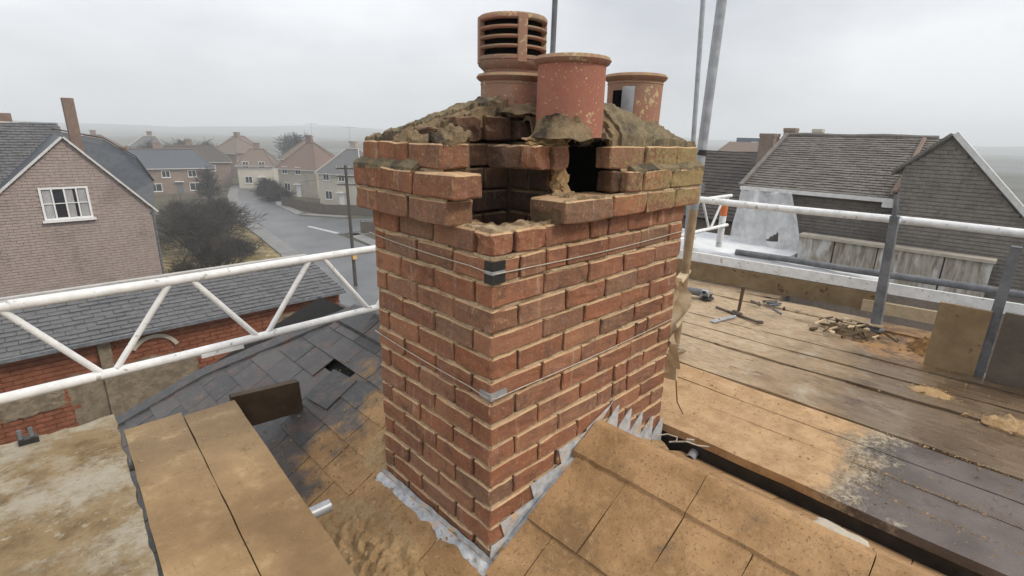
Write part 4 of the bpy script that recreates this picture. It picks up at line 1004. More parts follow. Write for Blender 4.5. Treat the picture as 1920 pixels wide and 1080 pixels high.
for xs in (1.27, 1.438, 1.815):
    crumbs('seam_grit', 500, lambda: (xs+rnd.gauss(0, .008), rnd.uniform(-1.35, -.7), 7.703), .001, .006, SAND, deck)

# =================================================================== FAR BUILDINGS
def brick_wall(o, u, w, h, nrm, mat, parent, L=.22, H=.075, mask=None, d=.02, gap=.006, name='brick_course', kind='stuff', zmin=-1e9):
    """bricks of a far wall, each with its own edges, joined; o lower-left corner, u along, nrm outward"""
    o, u, nrm = Vector(o), Vector(u).normalized(), Vector(nrm).normalized(); mb = MB(); rows = int(h/H)
    for r in range(rows):
        z = r*H
        if o.z+z < zmin: continue
        a = -(L/2 if r % 2 else 0)
        while a < w:
            a0, a1 = max(0, a+gap), min(w, a+L-gap); a += L
            if a1-a0 < .03 or (mask and not mask((a0+a1)/2, z+H/2)): continue
            pr = d+jit(.006); p = o+u*a0+Vector((0, 0, z+.006)); q = o+u*a1+Vector((0, 0, z+.006)); up = Vector((0, 0, H-.012))
            v = [p, q, q+up, p+up]; v2 = [x+nrm*pr for x in v]
            mb.add(v+v2, [(4, 5, 6, 7), (0, 1, 5, 4), (1, 2, 6, 5), (2, 3, 7, 6), (3, 0, 4, 7)])
    return mb.build(name, mat, parent, kind=kind)
def tiles(o, u, w, s, L, mat, parent, tw=.2, gauge=.14, mask=None, lift=.025, name='roof_tiles'):
    """overlapping tiles: o eaves corner, u along eaves, s unit up-slope"""
    o, u, s = Vector(o), Vector(u).normalized(), Vector(s).normalized(); nrm = u.cross(s).normalized()
    if nrm.z < 0: nrm = -nrm
    mb = MB(); rows = int(L/gauge)+1
    for r in range(rows):
        a = -(tw/2 if r % 2 else 0)
        while a < w:
            a0, a1 = max(0, a+.004), min(w, a+tw-.004); a += tw
            if a1-a0 < .02 or (mask and not mask((a0+a1)/2, r*gauge+gauge/2)): continue
            l0 = lift+jit(.007); b0, b1 = r*gauge+jit(.008), min(L, r*gauge+gauge*1.1)
            p = [o+u*a0+s*b0, o+u*a1+s*b0, o+u*a1+s*b1, o+u*a0+s*b1]
            v = [p[0]+nrm*.002, p[1]+nrm*.002, p[0]+nrm*l0, p[1]+nrm*(l0+jit(.004)), p[2]+nrm*.006, p[3]+nrm*.006]
            mb.add(v, [(2, 3, 4, 5), (0, 1, 3, 2), (0, 2, 5), (1, 4, 3)])
    return mb.build(name, mat, parent, kind='stuff')
def poly(name, pts, ext, mat, parent): return MB().prism(pts, ext).build(name, mat, parent)
def window(o, u, nrm, w, h, parent, bars=(1, 1), frame=.06, proud=.03, curtain=False, sill=True, mat=PVC):
    o, u, nrm = Vector(o), Vector(u).normalized(), Vector(nrm).normalized(); z = Vector((0, 0, 1))
    mb = MB(); mb.frame(o+nrm*.0, u, nrm, z, frame, proud, h); mb.frame(o+u*(w-frame), u, nrm, z, frame, proud, h)
    mb.frame(o+u*frame, u, nrm, z, w-2*frame, proud, frame); mb.frame(o+u*frame+z*(h-frame), u, nrm, z, w-2*frame, proud, frame)
    fr = mb.build('window', mat, parent)
    mb = MB(); mb.frame(o+u*frame*.5+z*frame*.5-nrm*.004, u, nrm, z, w-frame, .012, h-frame); mb.build('pane', GLASS, fr)
    for i in range(1, bars[0]+1):
        x = w*i/(bars[0]+1); mb = MB(); mb.frame(o+u*(x-frame*.35)+z*frame, u, nrm, z, frame*.7, proud*.9, h-2*frame); mb.build('mullion', mat, fr)
    for i in range(1, bars[1]+1):
        y = h*i/(bars[1]+1); mb = MB(); mb.frame(o+u*frame+z*(y-frame*.2), u, nrm, z, w-2*frame, proud*.8, frame*.4); mb.build('glazing_bar', mat, fr)
    if sill: mb = MB(); mb.frame(o-u*.05-z*.06, u, nrm, z, w+.1, proud+.06, .055); mb.build('sill', mat, fr)
    return fr

# --- pinkish gable house on the left
u, v, Zv = Vector((1, 0, 0)), Vector((0, 1, 0)), Vector((0, 0, 1))
AP = Vector((.584, 17.5, 0))
h = thing('gable_house', 'pinkish brick gable house with one white window at the left edge', 'house', (AP.x, AP.y, GZ))
zA, zE, hw, SLF, SRT = 8.62, 6.60, 1.74, .94, 1.16
def gmask(a, z):
    x = a-3.6; zz = z+GZ
    top = zA-.05-(x*SRT if x > 0 else -x*SLF)
    if -.74 < x < .32 and 6.44 < zz < 7.36: return False
    return zz < top-.03
pts = [AP-u*3.6+Zv*GZ, AP+u*(hw-.1)+Zv*GZ, AP+u*(hw-.1)+Zv*(zE+.06), AP+Zv*(zA-.06), AP-u*3.6+Zv*(zA-.06-3.6*SLF)]
poly('gable_wall', pts, v*5, PINKBRICK, h)
brick_wall(AP-u*3.6+Zv*GZ, u, 3.6+hw-.1, 12, -v, PINKBRICK, h, mask=gmask, zmin=2.5, L=.235, gap=.003)
window(AP-u*.722+Zv*6.47-v*.012, u, -v, 1.03, .86, h, bars=(3, 1), frame=.05, proud=.05)
for x0 in (-.66, -.2, .08):
    mb = MB(); mb.frame(AP+u*x0+Zv*6.53-v*.019, u, -v, Zv, .17, .003, .74); mb.build('curtain', CURTAIN, h)
mb = MB(); mb.frame(AP+Zv*(zA-.02)-v*.12, (u*hw+Zv*(zE-zA)).normalized(), v, (u*(zA-zE)+Zv*hw).normalized(), math.hypot(hw, zA-zE)+.12, .10, .05); mb.build('bargeboard', BARGE, h)
mb = MB(); mb.frame(AP+Zv*(zA-.02)-v*.12, (-u-Zv*SLF).normalized(), v, (-u*SLF+Zv).normalized(), 4.6, .10, .05); mb.build('bargeboard', BARGE, h)
for sx, sl in ((1, SRT), (-1, SLF)):
    ww = hw if sx > 0 else 3.6
    poly('roof', [AP+Zv*(zA+.0), AP+Zv*(zA+.0)+v*5.1, AP+u*sx*ww+Zv*(zA-ww*sl)+v*5.1, AP+u*sx*ww+Zv*(zA-ww*sl)], Zv*-.06, BLTILE, h)
mb = MB(); mb.frame(Vector((.80, 18.0, 7.8)), u, v, Zv, .245, .35, 1.83); mb.build('chimney', CHIMN, h)
mb = MB(); mb.tube((AP.x+hw-.03, 17.45, GZ), (AP.x+hw-.03, 17.45, zE-.05), .035, 8); mb.build('downpipe', GREYSTEEL, h, smooth=True)
# --- dark slate cross wing beyond its right verge
h = thing('slate_cross_wing', 'dark blue-grey slate roof of a wing beyond the right verge of the gable house', 'building', (1.9, 19.5, GZ))
wp = [Vector(p) for p in ((.5, 18.45, 6.2), (2.50, 18.45, 6.35), (2.72, 18.9, 7.25), (2.46, 19.45, 7.95), (1.80, 20.1, 8.50), (.6, 20.1, 8.76))]
poly('roof', wp, Vector((0, .06, -.06)), BLTILE, h)
mb = MB(); mb.path([wp[5]+Vector((0, -.02, .05)), wp[4]+Vector((0, -.02, .05)), wp[3]+Vector((0, -.02, .05)), wp[2]+Vector((0, -.02, .04))], .022, 6); mb.build('ridge', DKTILE, h)
mb = MB(); mb.box(.6, 2.46, 18.6, 22, GZ, 6.2); mb.build('wall', PINKBRICK, h)
# --- slate-roofed house behind
h = thing('slate_roof_house', 'grey slate roofed house behind the pinkish gable, cut by the left edge', 'house', (-2, 21, GZ))
e0 = Vector((-6, 18.3, 6.55)); sv = Vector((0, 2.9, 2.42)); L = sv.length; sv.normalize()
mb = MB(); mb.box(-5.8, .5, 18.6, 23, GZ, 6.5); mb.build('wall', PINKBRICK, h)
poly('roof', [e0, e0+u*6.7, e0+u*6.9+sv*L-Zv*.1, e0+sv*L], Vector((0, .05, -.06)), GTILE, h)
tiles(e0, u, 6.85, sv, L, GTILE, h, tw=.22, gauge=.115)
mb = MB(); mb.path([e0+sv*L+u*.75*i+Zv*(.04-.012*i+.012*math.sin(i*2)) for i in range(10)], .06, 7); mb.build('ridge', GREYREND, h, smooth=True)
mb = MB(); mb.box(-1.4, -.17, 21.3, 21.7, 8.4, 9.22); mb.build('chimney', CHIMN, h)

# --- long low red brick building under the lattice beam
h = thing('low_brick_building', 'long low red brick building with a grey slate lean-to roof behind the lattice beam', 'building', (0, 8.5, GZ))
X0, X1, Y0, ZE, ZT, YT = -5.0, 3.72, 8.55, 5.90, 6.27, 10.1
mb = MB(); mb.box(X0, X1-.03, Y0+.08, YT+2.0, GZ, ZE-.05); mb.build('wall', REDBRICK, h)
def lmask(a, z):
    x, zz = X0+a, GZ+z
    if -.28 < x < -.10 and zz > 5.1: return False
    if -.62 < x < .95 and zz < 5.30+.08*fb((x, 0, 0), 2): return False
    return True
brick_wall((X0, Y0+.08, GZ), (1, 0, 0), X1-X0-.03, ZE-GZ-.05, (0, -1, 0), REDBRICK, h, mask=lmask, zmin=3.9)
mb = MB(); mb.box(-.27, -.11, Y0-.02, Y0+.07, 4.4, ZE-.06); mb.build('pilaster', PATCH, h)
mb = MB(); mb.box(3.25, 3.30, Y0-.02, Y0+.05, 4.4, ZE-.06); mb.build('downpipe', CHIMN, h)
def pat(name, x0, x1, z0, z1, d, sd):
    mb = MB(); nx, nz_ = 30, 18
    for j in range(nz_+1):
        for i in range(nx+1):
            a, b = i/nx, j/nz_; e = min(a, 1-a, 1-b)*6
            mb.v.append((x0+(x1-x0)*a+.05*fb((a*3, b*3, sd)), Y0+.062-d*min(1, max(0, e))-.012*fb((a*9, b*6, sd)), z0+(z1-z0)*b+.06*fb((a*4, b*2, sd+3))))
    w = nx+1; mb.f += [(j*w+i, j*w+i+1, (j+1)*w+i+1, (j+1)*w+i) for j in range(nz_) for i in range(nx)]
    return mb.build(name, PATCH, h, smooth=True)
pat('render_patch', -.72, 1.02, 4.0, 5.36, .035, 2.0); pat('render_patch', -1.5, -.75, 4.9, 5.2, .03, 5.0); pat('render_patch', 2.3, 3.1, 5.35, 5.6, .03, 8.0)
mb = MB(); mb.lathe((0, 0, 0), [(.30, -.03), (.36, -.03), (.36, .03), (.30, .03)], 14, math.radians(20), math.radians(150), closed=True)
o = mb.build('arch', BUFF, h, smooth=True); o.location = (.45, Y0+.05, 5.38); o.rotation_euler = (math.radians(90), 0, 0)
poly('roof', [(X0, Y0-.08, ZE-.02), (X1, Y0-.08, ZE-.02), (X1, YT, ZT-.02), (X0, YT, ZT-.02)], (0, 0, -.05), GTILE, h)
sv = Vector((0, YT-Y0+.08, ZT-ZE)); tiles((X0, Y0-.1, ZE-.02), (1, 0, 0), X1-X0, sv.normalized(), sv.length, GTILE, h, tw=.26, gauge=.135, lift=.022)
mb = MB(); mb.box(X0, X1, Y0-.17, Y0-.105, ZE-.07, ZE-.015); mb.build('gutter', GREYSTEEL, h)
mb = MB(); mb.box(X0, X1, YT+.0, YT+.12, ZT-.04, ZT+.04); mb.build('ridge', GREYREND, h)

# --- brown tiled building on the right with a gable wing
h = thing('tiled_building', 'large brown tiled building with a gable wing across the right side', 'building', (12, 1, GZ))
XE, ZG = 12.0, 7.90
YL, YR = 4.05, -14.0
mb = MB(); mb.box(XE+.25, XE+4.6, .35, YL-.1, GZ, ZG-.08); mb.build('wall', BROWNBRICK, h)
brick_wall((XE+.25, YL-.1, 4.6), (0, -1, 0), 5.0, ZG-4.7, (-1, 0, 0), HTILE, h, L=.2, H=.075, gap=.0015)
sv = Vector((2.55, 0, 9.10-ZG)); poly('roof', [(XE, YL, ZG), (XE, .42, ZG), (XE+2.55, .72, 9.10), (XE+2.55, YL, 9.10)], (.03, 0, -.06), BTILE, h)
def rmask(a, b): return True
tiles((XE-.06, YL, ZG), (0, -1, 0), YL-.75, sv.normalized(), sv.length, BTILE, h, tw=.21, gauge=.115, mask=rmask, lift=.03)
poly('roof', [(XE+2.56, YL, 9.1), (XE+2.56, .72, 9.1), (XE+4.6, 1.0, ZG), (XE+4.6, YL, ZG)], (0, 0, -.06), BTILE, h)
mb = MB(); mb.path([(XE+2.55, YL-.02-i*.35, 9.125+.012*math.sin(i*1.3)) for i in range(10)], .06, 8); mb.build('ridge', BTILE, h, smooth=True)
mb = MB(); mb.frame((XE-.13, YL+.05, ZG-.07), (0, -1, 0), (1, 0, 0), (0, 0, 1), 3.05, .09, .08); mb.build('gutter', BARGE, h)
mb = MB(); mb.box(XE-.14, XE+.15, .92, 1.2, ZG-.17, ZG-.0); mb.build('hopper', BARGE, h)
mb = MB(); mb.tube((XE-.05, .98, 5), (XE-.05, .98, ZG-.1), .04, 8); mb.build('downpipe', GREYSTEEL, h, smooth=True)
# verge of the main roof on the left end
mb = MB(); mb.frame((XE-.08, YL, ZG-.03), sv.normalized(), (0, 1, 0), Vector((-sv.z, 0, sv.x)).normalized(), sv.length+.05, .10, .10); mb.build('verge', BTILE, h)
# gable wing
XG = 11.7; yA, zA = .33, 9.17
yl, yr = 1.00, -1.75
zl, zr = zA-(yA-yl)*-1*.93, zA-(yA-yr)*1.075
poly('gable_wall', [(XG, yl-.05, GZ), (XG, yr+.1, GZ), (XG, yr+.1, zr-.0), (XG, yA, zA-.06), (XG, yl-.05, zl-.03)], (.45, 0, 0), HTILE, h)
def wmask(a, z):
    y = yl-.05-a; zz = GZ+z; top = zA-.07-((y-yA)*.93 if y > yA else (yA-y)*1.075)
    return zz < top-.04
brick_wall((XG, yl-.05, GZ), (0, -1, 0), yl-yr-.15, 12.3, (-1, 0, 0), HTILE, h, L=.20, H=.072, gap=.0015, mask=wmask, zmin=5.2)
mb = MB(); d = Vector((0, yr-yA, zr-zA)); mb.frame((XG-.12, yA, zA-.02), d.normalized(), (1, 0, 0), Vector((0, -d.z, d.y)).normalized()*-1, d.length+.3, .16, .09); mb.build('bargeboard', BARGE, h)
mb = MB(); d = Vector((0, yl-yA, zl-zA)); mb.frame((XG-.10, yA, zA-.02), d.normalized(), (1, 0, 0), Vector((0, -d.z, d.y)).normalized(), d.length+.1, .14, .05); mb.build('verge', BTILE, h)
eL = Vector((XG-.05, yl+.12, zl-.11)); sL = (Vector((XG-.05, yA, zA))-eL)
poly('roof', [eL, eL+Vector((1.1, 0, 0)), Vector((XG+.6, yA, zA)), Vector((XG-.05, yA, zA))], (0, 0, -.06), BTILE, h)
tiles(eL, (1, 0, 0), .6, sL.normalized(), sL.length, BTILE, h, tw=.21, gauge=.115)
eR = Vector((XG-.05, yr, zr)); sR = Vector((XG-.05, yA, zA))-eR
poly('roof', [eR, eR+Vector((.5, 0, 0)), Vector((XG+.6, yA-.001, zA)), Vector((XG-.05, yA-.001, zA))], (0, 0, -.06), BTILE, h)
# lead valley between wing and main roof
mb = MB(); mb.path([(XE-.02, 1.10, ZG+.06), (XE+.9, 1.08, ZG+.50), (XE+2.4, 1.12, 9.09)], .05, 6); mb.build('valley', CHIMN, h, smooth=True)
# brick chimneys on and behind the roof
for nm, lab, x, y, w, d, z0, z1, m2 in (('roof_chimney', 'broad red brick chimney at the left end of the brown tiled roof', 16.0, 5.17, .42, .45, 7.6, 9.17, REDMIX),
                                       ('roof_chimney', 'narrow brown brick chimney just behind the brown tiled ridge', 16.4, 4.70, .30, .35, 7.6, 9.34, REDMIX),
                                       ('roof_chimney', 'squat pale chimney top showing over the brown tiled ridge', 18, 4.40, .26, .3, 7.6, 9.35, CREAM)):
    t = thing(nm, lab, 'chimney', (x, y, z0), 'chimneys beyond the right-hand roofs')
    mb = MB(); mb.box(x, x+d, y-w/2, y+w/2, z0, z1-.1); mb.build('stack', m2, t)
    mb = MB(); mb.box(x-.015, x+d+.015, y-w/2-.015, y+w/2+.015, z1-.1, z1); mb.build('cap', m2, t)
# dark hipped roof left of it
h = thing('dark_roof_house', 'house with a very dark brown roof between the stack and the tiled building', 'house', (15, 6.5, GZ))
poly('roof', [(14.6, 9.2, 6.6), (14.6, 4.7, 6.6), (16.8, 5.3, 8.62), (16.8, 9.2, 8.50)], (.1, 0, -.06), DKTILE, h)
sv = Vector((2.2, 0, 1.98)); tiles((14.6, 9.2, 6.6), (0, -1, 0), 4.5, sv.normalized(), sv.length, DKTILE, h, tw=.25, gauge=.14, mask=lambda a, b: a < 4.5-.6*b/2.96)
mb = MB(); mb.box(14.9, 19, 4.8, 9.2, GZ, 6.55); mb.build('wall', BROWNBRICK, h)
mb = MB(); mb.frame((14.55, 4.75, 6.6), sv.normalized(), Vector((0, 1, .2)).normalized(), Vector((-.67, 0, .74)), 3.0, .1, .09) ; mb.build('verge', BWTILE, h)
# white flat roof in front, stained parapet, polythene curtain
h = thing('flat_roof_extension', 'white sheeted flat roof extension below the brown tiled building', 'building', (10.5, 3, GZ))
mb = MB(); mb.box(9.2, 12.23, 2.45, 7.5, 6.35, 6.62); mb.build('roof_sheet', SHEET, h)
mb = MB(); mb.box(9.35, 12.2, 2.55, 7.4, GZ, 6.348); mb.build('wall', GREYREND, h)
mb = MB(); mb.box(9.12, 9.195, 2.4, 7.5, 6.30, 6.66); mb.build('fascia', WHITE, h)
mb = MB(); mb.box(9.05, 9.11, 2.4, 7.5, 6.42, 6.5); mb.build('gutter', GREYSTEEL, h)
h2 = thing('stained_parapet', 'long pale stained parapet wall in front of the brown tiled building', 'wall', (11.5, 1, 5.8))
PSTAIN = NT('stained_parapet', .9, .2)
cc = PSTAIN.mix(PSTAIN.mr(PSTAIN.noise(6, 6, .7, PSTAIN.scaled(1, 2.2, .3)), .35, .68), (.42, .385, .33), (.19, .155, .115)); cc = PSTAIN.mix(PSTAIN.mr(PSTAIN.noise(3, 4, .6, PSTAIN.scaled(1, 1.5, .4)), .5, .65), cc, (.52, .51, .49))
PST = PSTAIN.done(cc, PSTAIN.bump(PSTAIN.noise(20, 5, .7), .4, .02))
ys = [2.40, 1.74, .98, -.05, -.72]
for i in range(4):
    mb = MB(); mb.box(11.2+jit(.015), 11.4, ys[i+1]+.012, ys[i]-.012, 6.28, 7.02); mb.build('panel', PST, h2)
mb = MB(); mb.box(11.15, 11.45, -.74, 2.42, 7.022, 7.08); mb.build('coping', BUFF, h2)
mb = MB(); mb.box(11.25, 11.42, -1.9, 2.4, 5.0, 6.278); mb.build('base', BROWNBRICK, h2)
mb = MB(); k = 44; q = 34
for j in range(q+1):
    z = 7.85-(7.85-6.55)*j/q
    for i in range(k+1):
        a = i/k; y = 4.05-(1.15+.55*(j/q))*a; mb.v.append((11.85-.35*(j/q)+.06*math.sin(a*17+.5*fb((a*3, j*.1, 0)))+.05*fb((a*5, z*2, 1)), y, z+.03*math.sin(a*9)))
w = k+1
for j in range(q):
    for i in range(k):
        if 21 < i < 33 and 21 < j < 28 and (i-21)*.62+(j-21) > 7 and i < 31: continue
        mb.f.append((j*w+i, j*w+i+1, (j+1)*w+i+1, (j+1)*w+i))
def poly_mat():
    t = NT('polythene', .3, .5); t.b.inputs['Transmission Weight'].default_value = 0
    c = t.mix(t.mr(t.noise(5, 4), .35, .65), (.55, .55, .55), (.70, .70, .70)); t.b.inputs['Alpha'].default_value = .72
    return t.done(c, t.bump(t.noise(9, 4), .6, .05))
tag(mb.build('polythene_curtain', poly_mat(), smooth=True), 'torn polythene sheet hanging from the gutter over the white flat roof', 'plastic sheet')

# --- street houses
def hip_house(name, lab, o, u, w, d, zb, ze, zr_, wall, roofm, stackm, wins, group='houses along the street', inset=.33, chim_at=(.5, .5)):
    """o near-left corner on the ground, u along the front; v into the block"""
    o, u = Vector(o), Vector(u).normalized(); v = Vector((-u.y, u.x, 0)); z = Vector((0, 0, 1))
    t = thing(name, lab, 'house', o, group)
    mb = MB(); mb.frame(o, u, v, z, w, d, ze-zb); mb.build('wall', wall, t)
    e = .35; a, b, c, dd = o-u*e-v*e, o+u*(w+e)-v*e, o+u*(w+e)+v*(d+e), o-u*e+v*(d+e); zz = z*(ze-zb)
    r0, r1 = o+u*w*inset+v*d/2+z*(zr_-zb), o+u*w*(1-inset)+v*d/2+z*(zr_-zb)
    mb = MB(); mb.add([a+zz, b+zz, c+zz, dd+zz, r0, r1], [(0, 1, 5, 4), (1, 2, 5), (2, 3, 4, 5), (3, 0, 4), (3, 2, 1, 0)]); rf = mb.build('roof', roofm, t)
    for p, q in ((a+zz, r0), (b+zz, r1), (dd+zz, r0), (c+zz, r1), (r0, r1)):
        mb = MB(); mb.tube(p+z*.03, q+z*.05, .11, 6); mb.build('ridge_tile', BWTILE if roofm != GTILE else GREYREND, rf)
    cc = o+u*w*chim_at[0]+v*d*chim_at[1]
    mb = MB(); mb.frame(cc+z*(zr_-zb-.9)-u*.55, u, v, z, 1.1, .7, 2.0); ch = mb.build('chimney', stackm, rf)
    mb = MB(); mb.frame(cc+z*(zr_-zb+1.1)-u*.65-v*.1, u, v, z, 1.3, .9, .14); mb.build('chimney_cap', stackm, rf)
    for k in (-.3, .25): pass
    mb = MB(); mb.frame(a+zz-v*.1-z*.14, u, v, z, w+2*e, .1, .12); mb.build('gutter', BARGE, t)
    for side, x, y, ww, hh in wins:
        if side == 'f': window(o+u*x+z*y-v*.01, u, -v, ww, hh, t, bars=(1, 0), frame=.09, proud=.07)
        elif side == 'd':
            mb = MB(); mb.frame(o+u*x-v*.05, u, v, z, ww, .05, hh); mb.build('door', PVC if x < 4 else GREYSTEEL, t)
            mb = MB(); mb.frame(o+u*(x-.2)-v*.6+z*(hh+.1), u, v, z, ww+.4, .6, .12); mb.build('porch_roof', PVC, t)
        else: window(o+v*(d-x-ww)+z*y-u*.01, v, -u, ww, hh, t, bars=(1, 0), frame=.09, proud=.07)
    return t
fu = Vector((39.644-36.6, 74.707-81.388, 0)).normalized()
wf = [('f', 1.0, 4.0, 1.2, 1.3), ('f', 4.0, 4.0, 1.2, 1.3), ('f', 1.2, 1.0, 1.4, 1.4), ('d', 3.9, .0, .95, 2.1), ('l', 1.0, 3.9, 1.5, 1.5), ('l', 4.2, 3.9, 1.5, 1.5), ('l', 1.0, .9, 2.0, 1.6), ('l', 4.0, .9, 1.5, 1.6)]
hip_house('semi_house', 'cream house with a grey hipped roof, nearest on the far side of the junction', (36.6, 81.4, GZ), fu, 8.2, 7.6, GZ, 2.15, 5.9, CREAM, GTILE, BUFF, wf, inset=.36)
hip_house('semi_house', 'cream house with a faded red and brown hipped roof beside the grey roofed one', (36.3, 97.1, GZ), fu, 8.6, 8.0, GZ, 1.9, 6.4, BUFF, RDTILE, CHIMN, wf, inset=.42, chim_at=(.45, .5))
hip_house('semi_house', 'pale house with a low brown roof at the bend of the street', (34.4, 113.0, GZ), Vector((.85, -.5, 0)), 6.6, 6.5, GZ, 1.5, 4.6, CREAM, BWTILE, REDMIX, wf, inset=.3)
hip_house('semi_house', 'brown roofed house further back between the red roof and the bend', (46, 121, GZ), fu, 9.5, 8, GZ, 2.2, 6.3, BUFF, BWTILE, REDMIX, wf[:4], inset=.4)
hip_house('semi_house', 'distant house whose pointed brown roof shows at the end of the street', (38, 142, GZ), fu, 8, 8, GZ, 2.8, 6.4, REDMIX, BWTILE, REDMIX, wf[:4], inset=.47)
# terrace of mixed brick on the left of the street
hip_house('brick_terrace', 'mottled red and cream brick house with a dark slate roof behind the bare bushes', (12.6, 110, GZ), Vector((1, -.18, 0)), 16, 8, GZ, 1.6, 4.7, REDMIX, BLTILE, REDMIX,
          [('f', 1.5, 3.0, 1.3, 1.2), ('f', 4.5, 3.0, 1.3, 1.2), ('f', 8, 3.0, 1.3, 1.2), ('f', 12, 3.0, 1.3, 1.2), ('f', 1.5, .6, 1.8, 1.4), ('f', 6, .6, 1.8, 1.4), ('f', 12, .6, 1.8, 1.4), ('d', 10, 0, 1, 2.1)], group='houses left of the street', inset=.15)
hip_house('brick_terrace', 'long brick house beside the dark slate one, nearer the street', (21, 121, GZ), Vector((1, -.3, 0)), 14, 8, GZ, 2.0, 5.0, REDMIX, DKTILE, REDMIX,
          [('f', 1.5, 3.2, 1.3, 1.2), ('f', 5.5, 3.2, 1.3, 1.2), ('f', 10, 3.2, 1.3, 1.2), ('f', 1.5, .6, 1.8, 1.4), ('f', 9, .6, 1.8, 1.4)], group='houses left of the street', inset=.2)
mb = MB(); o = hip_house('rendered_house', 'small pale rendered house beside the pinkish gable', (3.7, 41.5, GZ), Vector((1, -.25, 0)), 2.3, 4, GZ, 5.45, 6.3, GREYREND, BLTILE, REDMIX, [], group='houses left of the street', inset=.2)
for i, (x, y, w, lab, wm, rm) in enumerate(((26, 172, 9, 'white house far off beyond the bare trees, nearest the street end', CREAM, GTILE), (14, 178, 10, 'white house far off beyond the bare trees, in the middle of its row', CREAM, RDTILE), (0, 176, 11, 'far brown roofed house beyond the trees, next to the gable house', BUFF, DKTILE), (54, 190, 10, 'far pale house showing low beyond the street bend', CREAM, RDTILE))):
    hip_house('far_house', lab, (x, y, GZ), Vector((1, -.5, 0)), w, 8, GZ, 2.6, 5.9, wm, rm, REDMIX, [('f', 1.5, 3.4, 1.3, 1.3), ('f', 5, 3.4, 1.3, 1.3)], group='far houses beyond the trees')
# grey modern block and pale roof beyond the right-hand roofs
t = thing('modern_block', 'flat grey modern block on the skyline behind the dark roof', 'building', (60, 24, GZ))
mb = MB(); mb.box(60, 66, 19.6, 24.5, GZ, 9.1); mb.build('wall', simple('blue_grey_cladding', (.16, .19, .22), (.2, .23, .26), 2, .6), t)
for yy in (21.4, 22.4): window((59.99, yy+.4, 8.2), (0, -1, 0), (-1, 0, 0), .7, .5, t, bars=(0, 0), frame=.08, sill=False)
t = thing('pale_roof_house', 'small house with a pale tan roof in front of the grey modern block', 'house', (40, 15, GZ))
mb = MB(); mb.box(40, 44, 14, 17.2, GZ, 8.0); mb.build('wall', BUFF, t)
mb = MB(); mb.prism([(39.8, 17.5, 8.0), (44.2, 17.5, 8.0), (42, 17.5, 8.75)], (0, -3.7, 0)); mb.build('roof', BWTILE, t)
t = thing('dark_roof_house', 'low dark roofed house at the far right edge behind the white bargeboard', 'house', (20, -2, GZ))
mb = MB(); mb.box(19.5, 24, -6, -1.2, GZ, 6.9); mb.build('wall', BROWNBRICK, t)
mb = MB(); mb.prism([(19.2, -6.2, 6.9), (24.3, -6.2, 6.9), (21.8, -6.2, 8.3)], (0, 5.2, 0)); mb.build('roof', BLTILE, t)
t = thing('far_tower', 'faint pale tower in the haze at the far right', 'tower', (300, -14, GZ))
mb = MB(); mb.box(300, 306, -20, -13, GZ, 9.5); mb.build('shaft', CREAM, t)
mb = MB(); mb.tube((303, -16.5, 9.5), (303, -16.5, 27), .5, 6); mb.build('mast', GREYREND, t)

# street furniture
t = thing('utility_pole', 'tall dark wooden utility pole with crossarms by the side road', 'utility pole', (18.25, 35.92, GZ))
b = Vector((18.25, 35.92, GZ))
mb = MB(); mb.tube(b, b+Vector((-.15, .1, 9.4)), .15, 12, .10); mb.build('pole', POLEWOOD, t, smooth=True)
for i, zz in enumerate((9.1, 8.5, 7.9)):
    mb = MB(); mb.frame(b+Vector((-.7, .55, zz)), (.8, -.6, 0), (.6, .8, 0), (0, 0, 1), 1.5, .09, .09); ca = mb.build('crossarm', POLEWOOD, t)
    for s_ in (0.05, .5, 1.0, 1.38):
        mb = MB(); mb.tube(b+Vector((-.7, .55, zz+.09))+Vector((.8, -.6, 0))*s_, b+Vector((-.7, .55, zz+.27))+Vector((.8, -.6, 0))*s_, .045, 6); mb.build('insulator', GREYREND, ca)
mb = MB(); mb.box(b.x-.2, b.x+.12, b.y-.26, b.y-.16, 1.0+GZ+1.2, 1.0+GZ+1.85); mb.build('notice_plate', simple('amber_plate', (.75, .45, .12), (.8, .5, .16), 3, .6), t)
MB().path([b+Vector((-.2, .1, 8.6)), b+Vector((2, 14, 6.9)), b+Vector((19, 46, 5.2))], .02, 5).build('overhead_wire', GREYSTEEL, t)
MB().path([b+Vector((-.2, .1, 8.4)), b+Vector((6, 8, 6.9)), b+Vector((17, 30, 5.0))], .02, 5).build('overhead_wire', GREYSTEEL, t)
def fence(lab, pts, hgt, mat=FENCEW):
    t = thing('garden_fence', lab, 'fence', (*pts[0], GZ), 'garden fences along the street')
    for i in range(len(pts)-1):
        a, c = Vector((*pts[i], GZ)), Vector((*pts[i+1], GZ)); d = (c-a); k = int(d.length/1.9)
        for j in range(k):
            p = a+d*j/k; q = a+d*(j+1)/k; dn = d.normalized(); nn = Vector((-dn.y, dn.x, 0))
            mb = MB(); mb.frame(p+dn*.06, dn, nn, (0, 0, 1), (q-p).length-.12, .05, hgt*rnd.uniform(.92, 1.02)); mb.build('fence_panel', mat, t)
            mb = MB(); mb.frame(p-dn*.05-nn*.02, dn, nn, (0, 0, 1), .1, .1, hgt+.1); mb.build('fence_post', mat, t)
fence('brown garden fence round the corner house at the junction', [(31.2, 83.5), (32.6, 71.8), (37.4, 66.0), (52, 57.5)], 1.5)
fence('dark fence on the near side of the side road', [(29.2, 54.8), (36, 51)], 1.6)
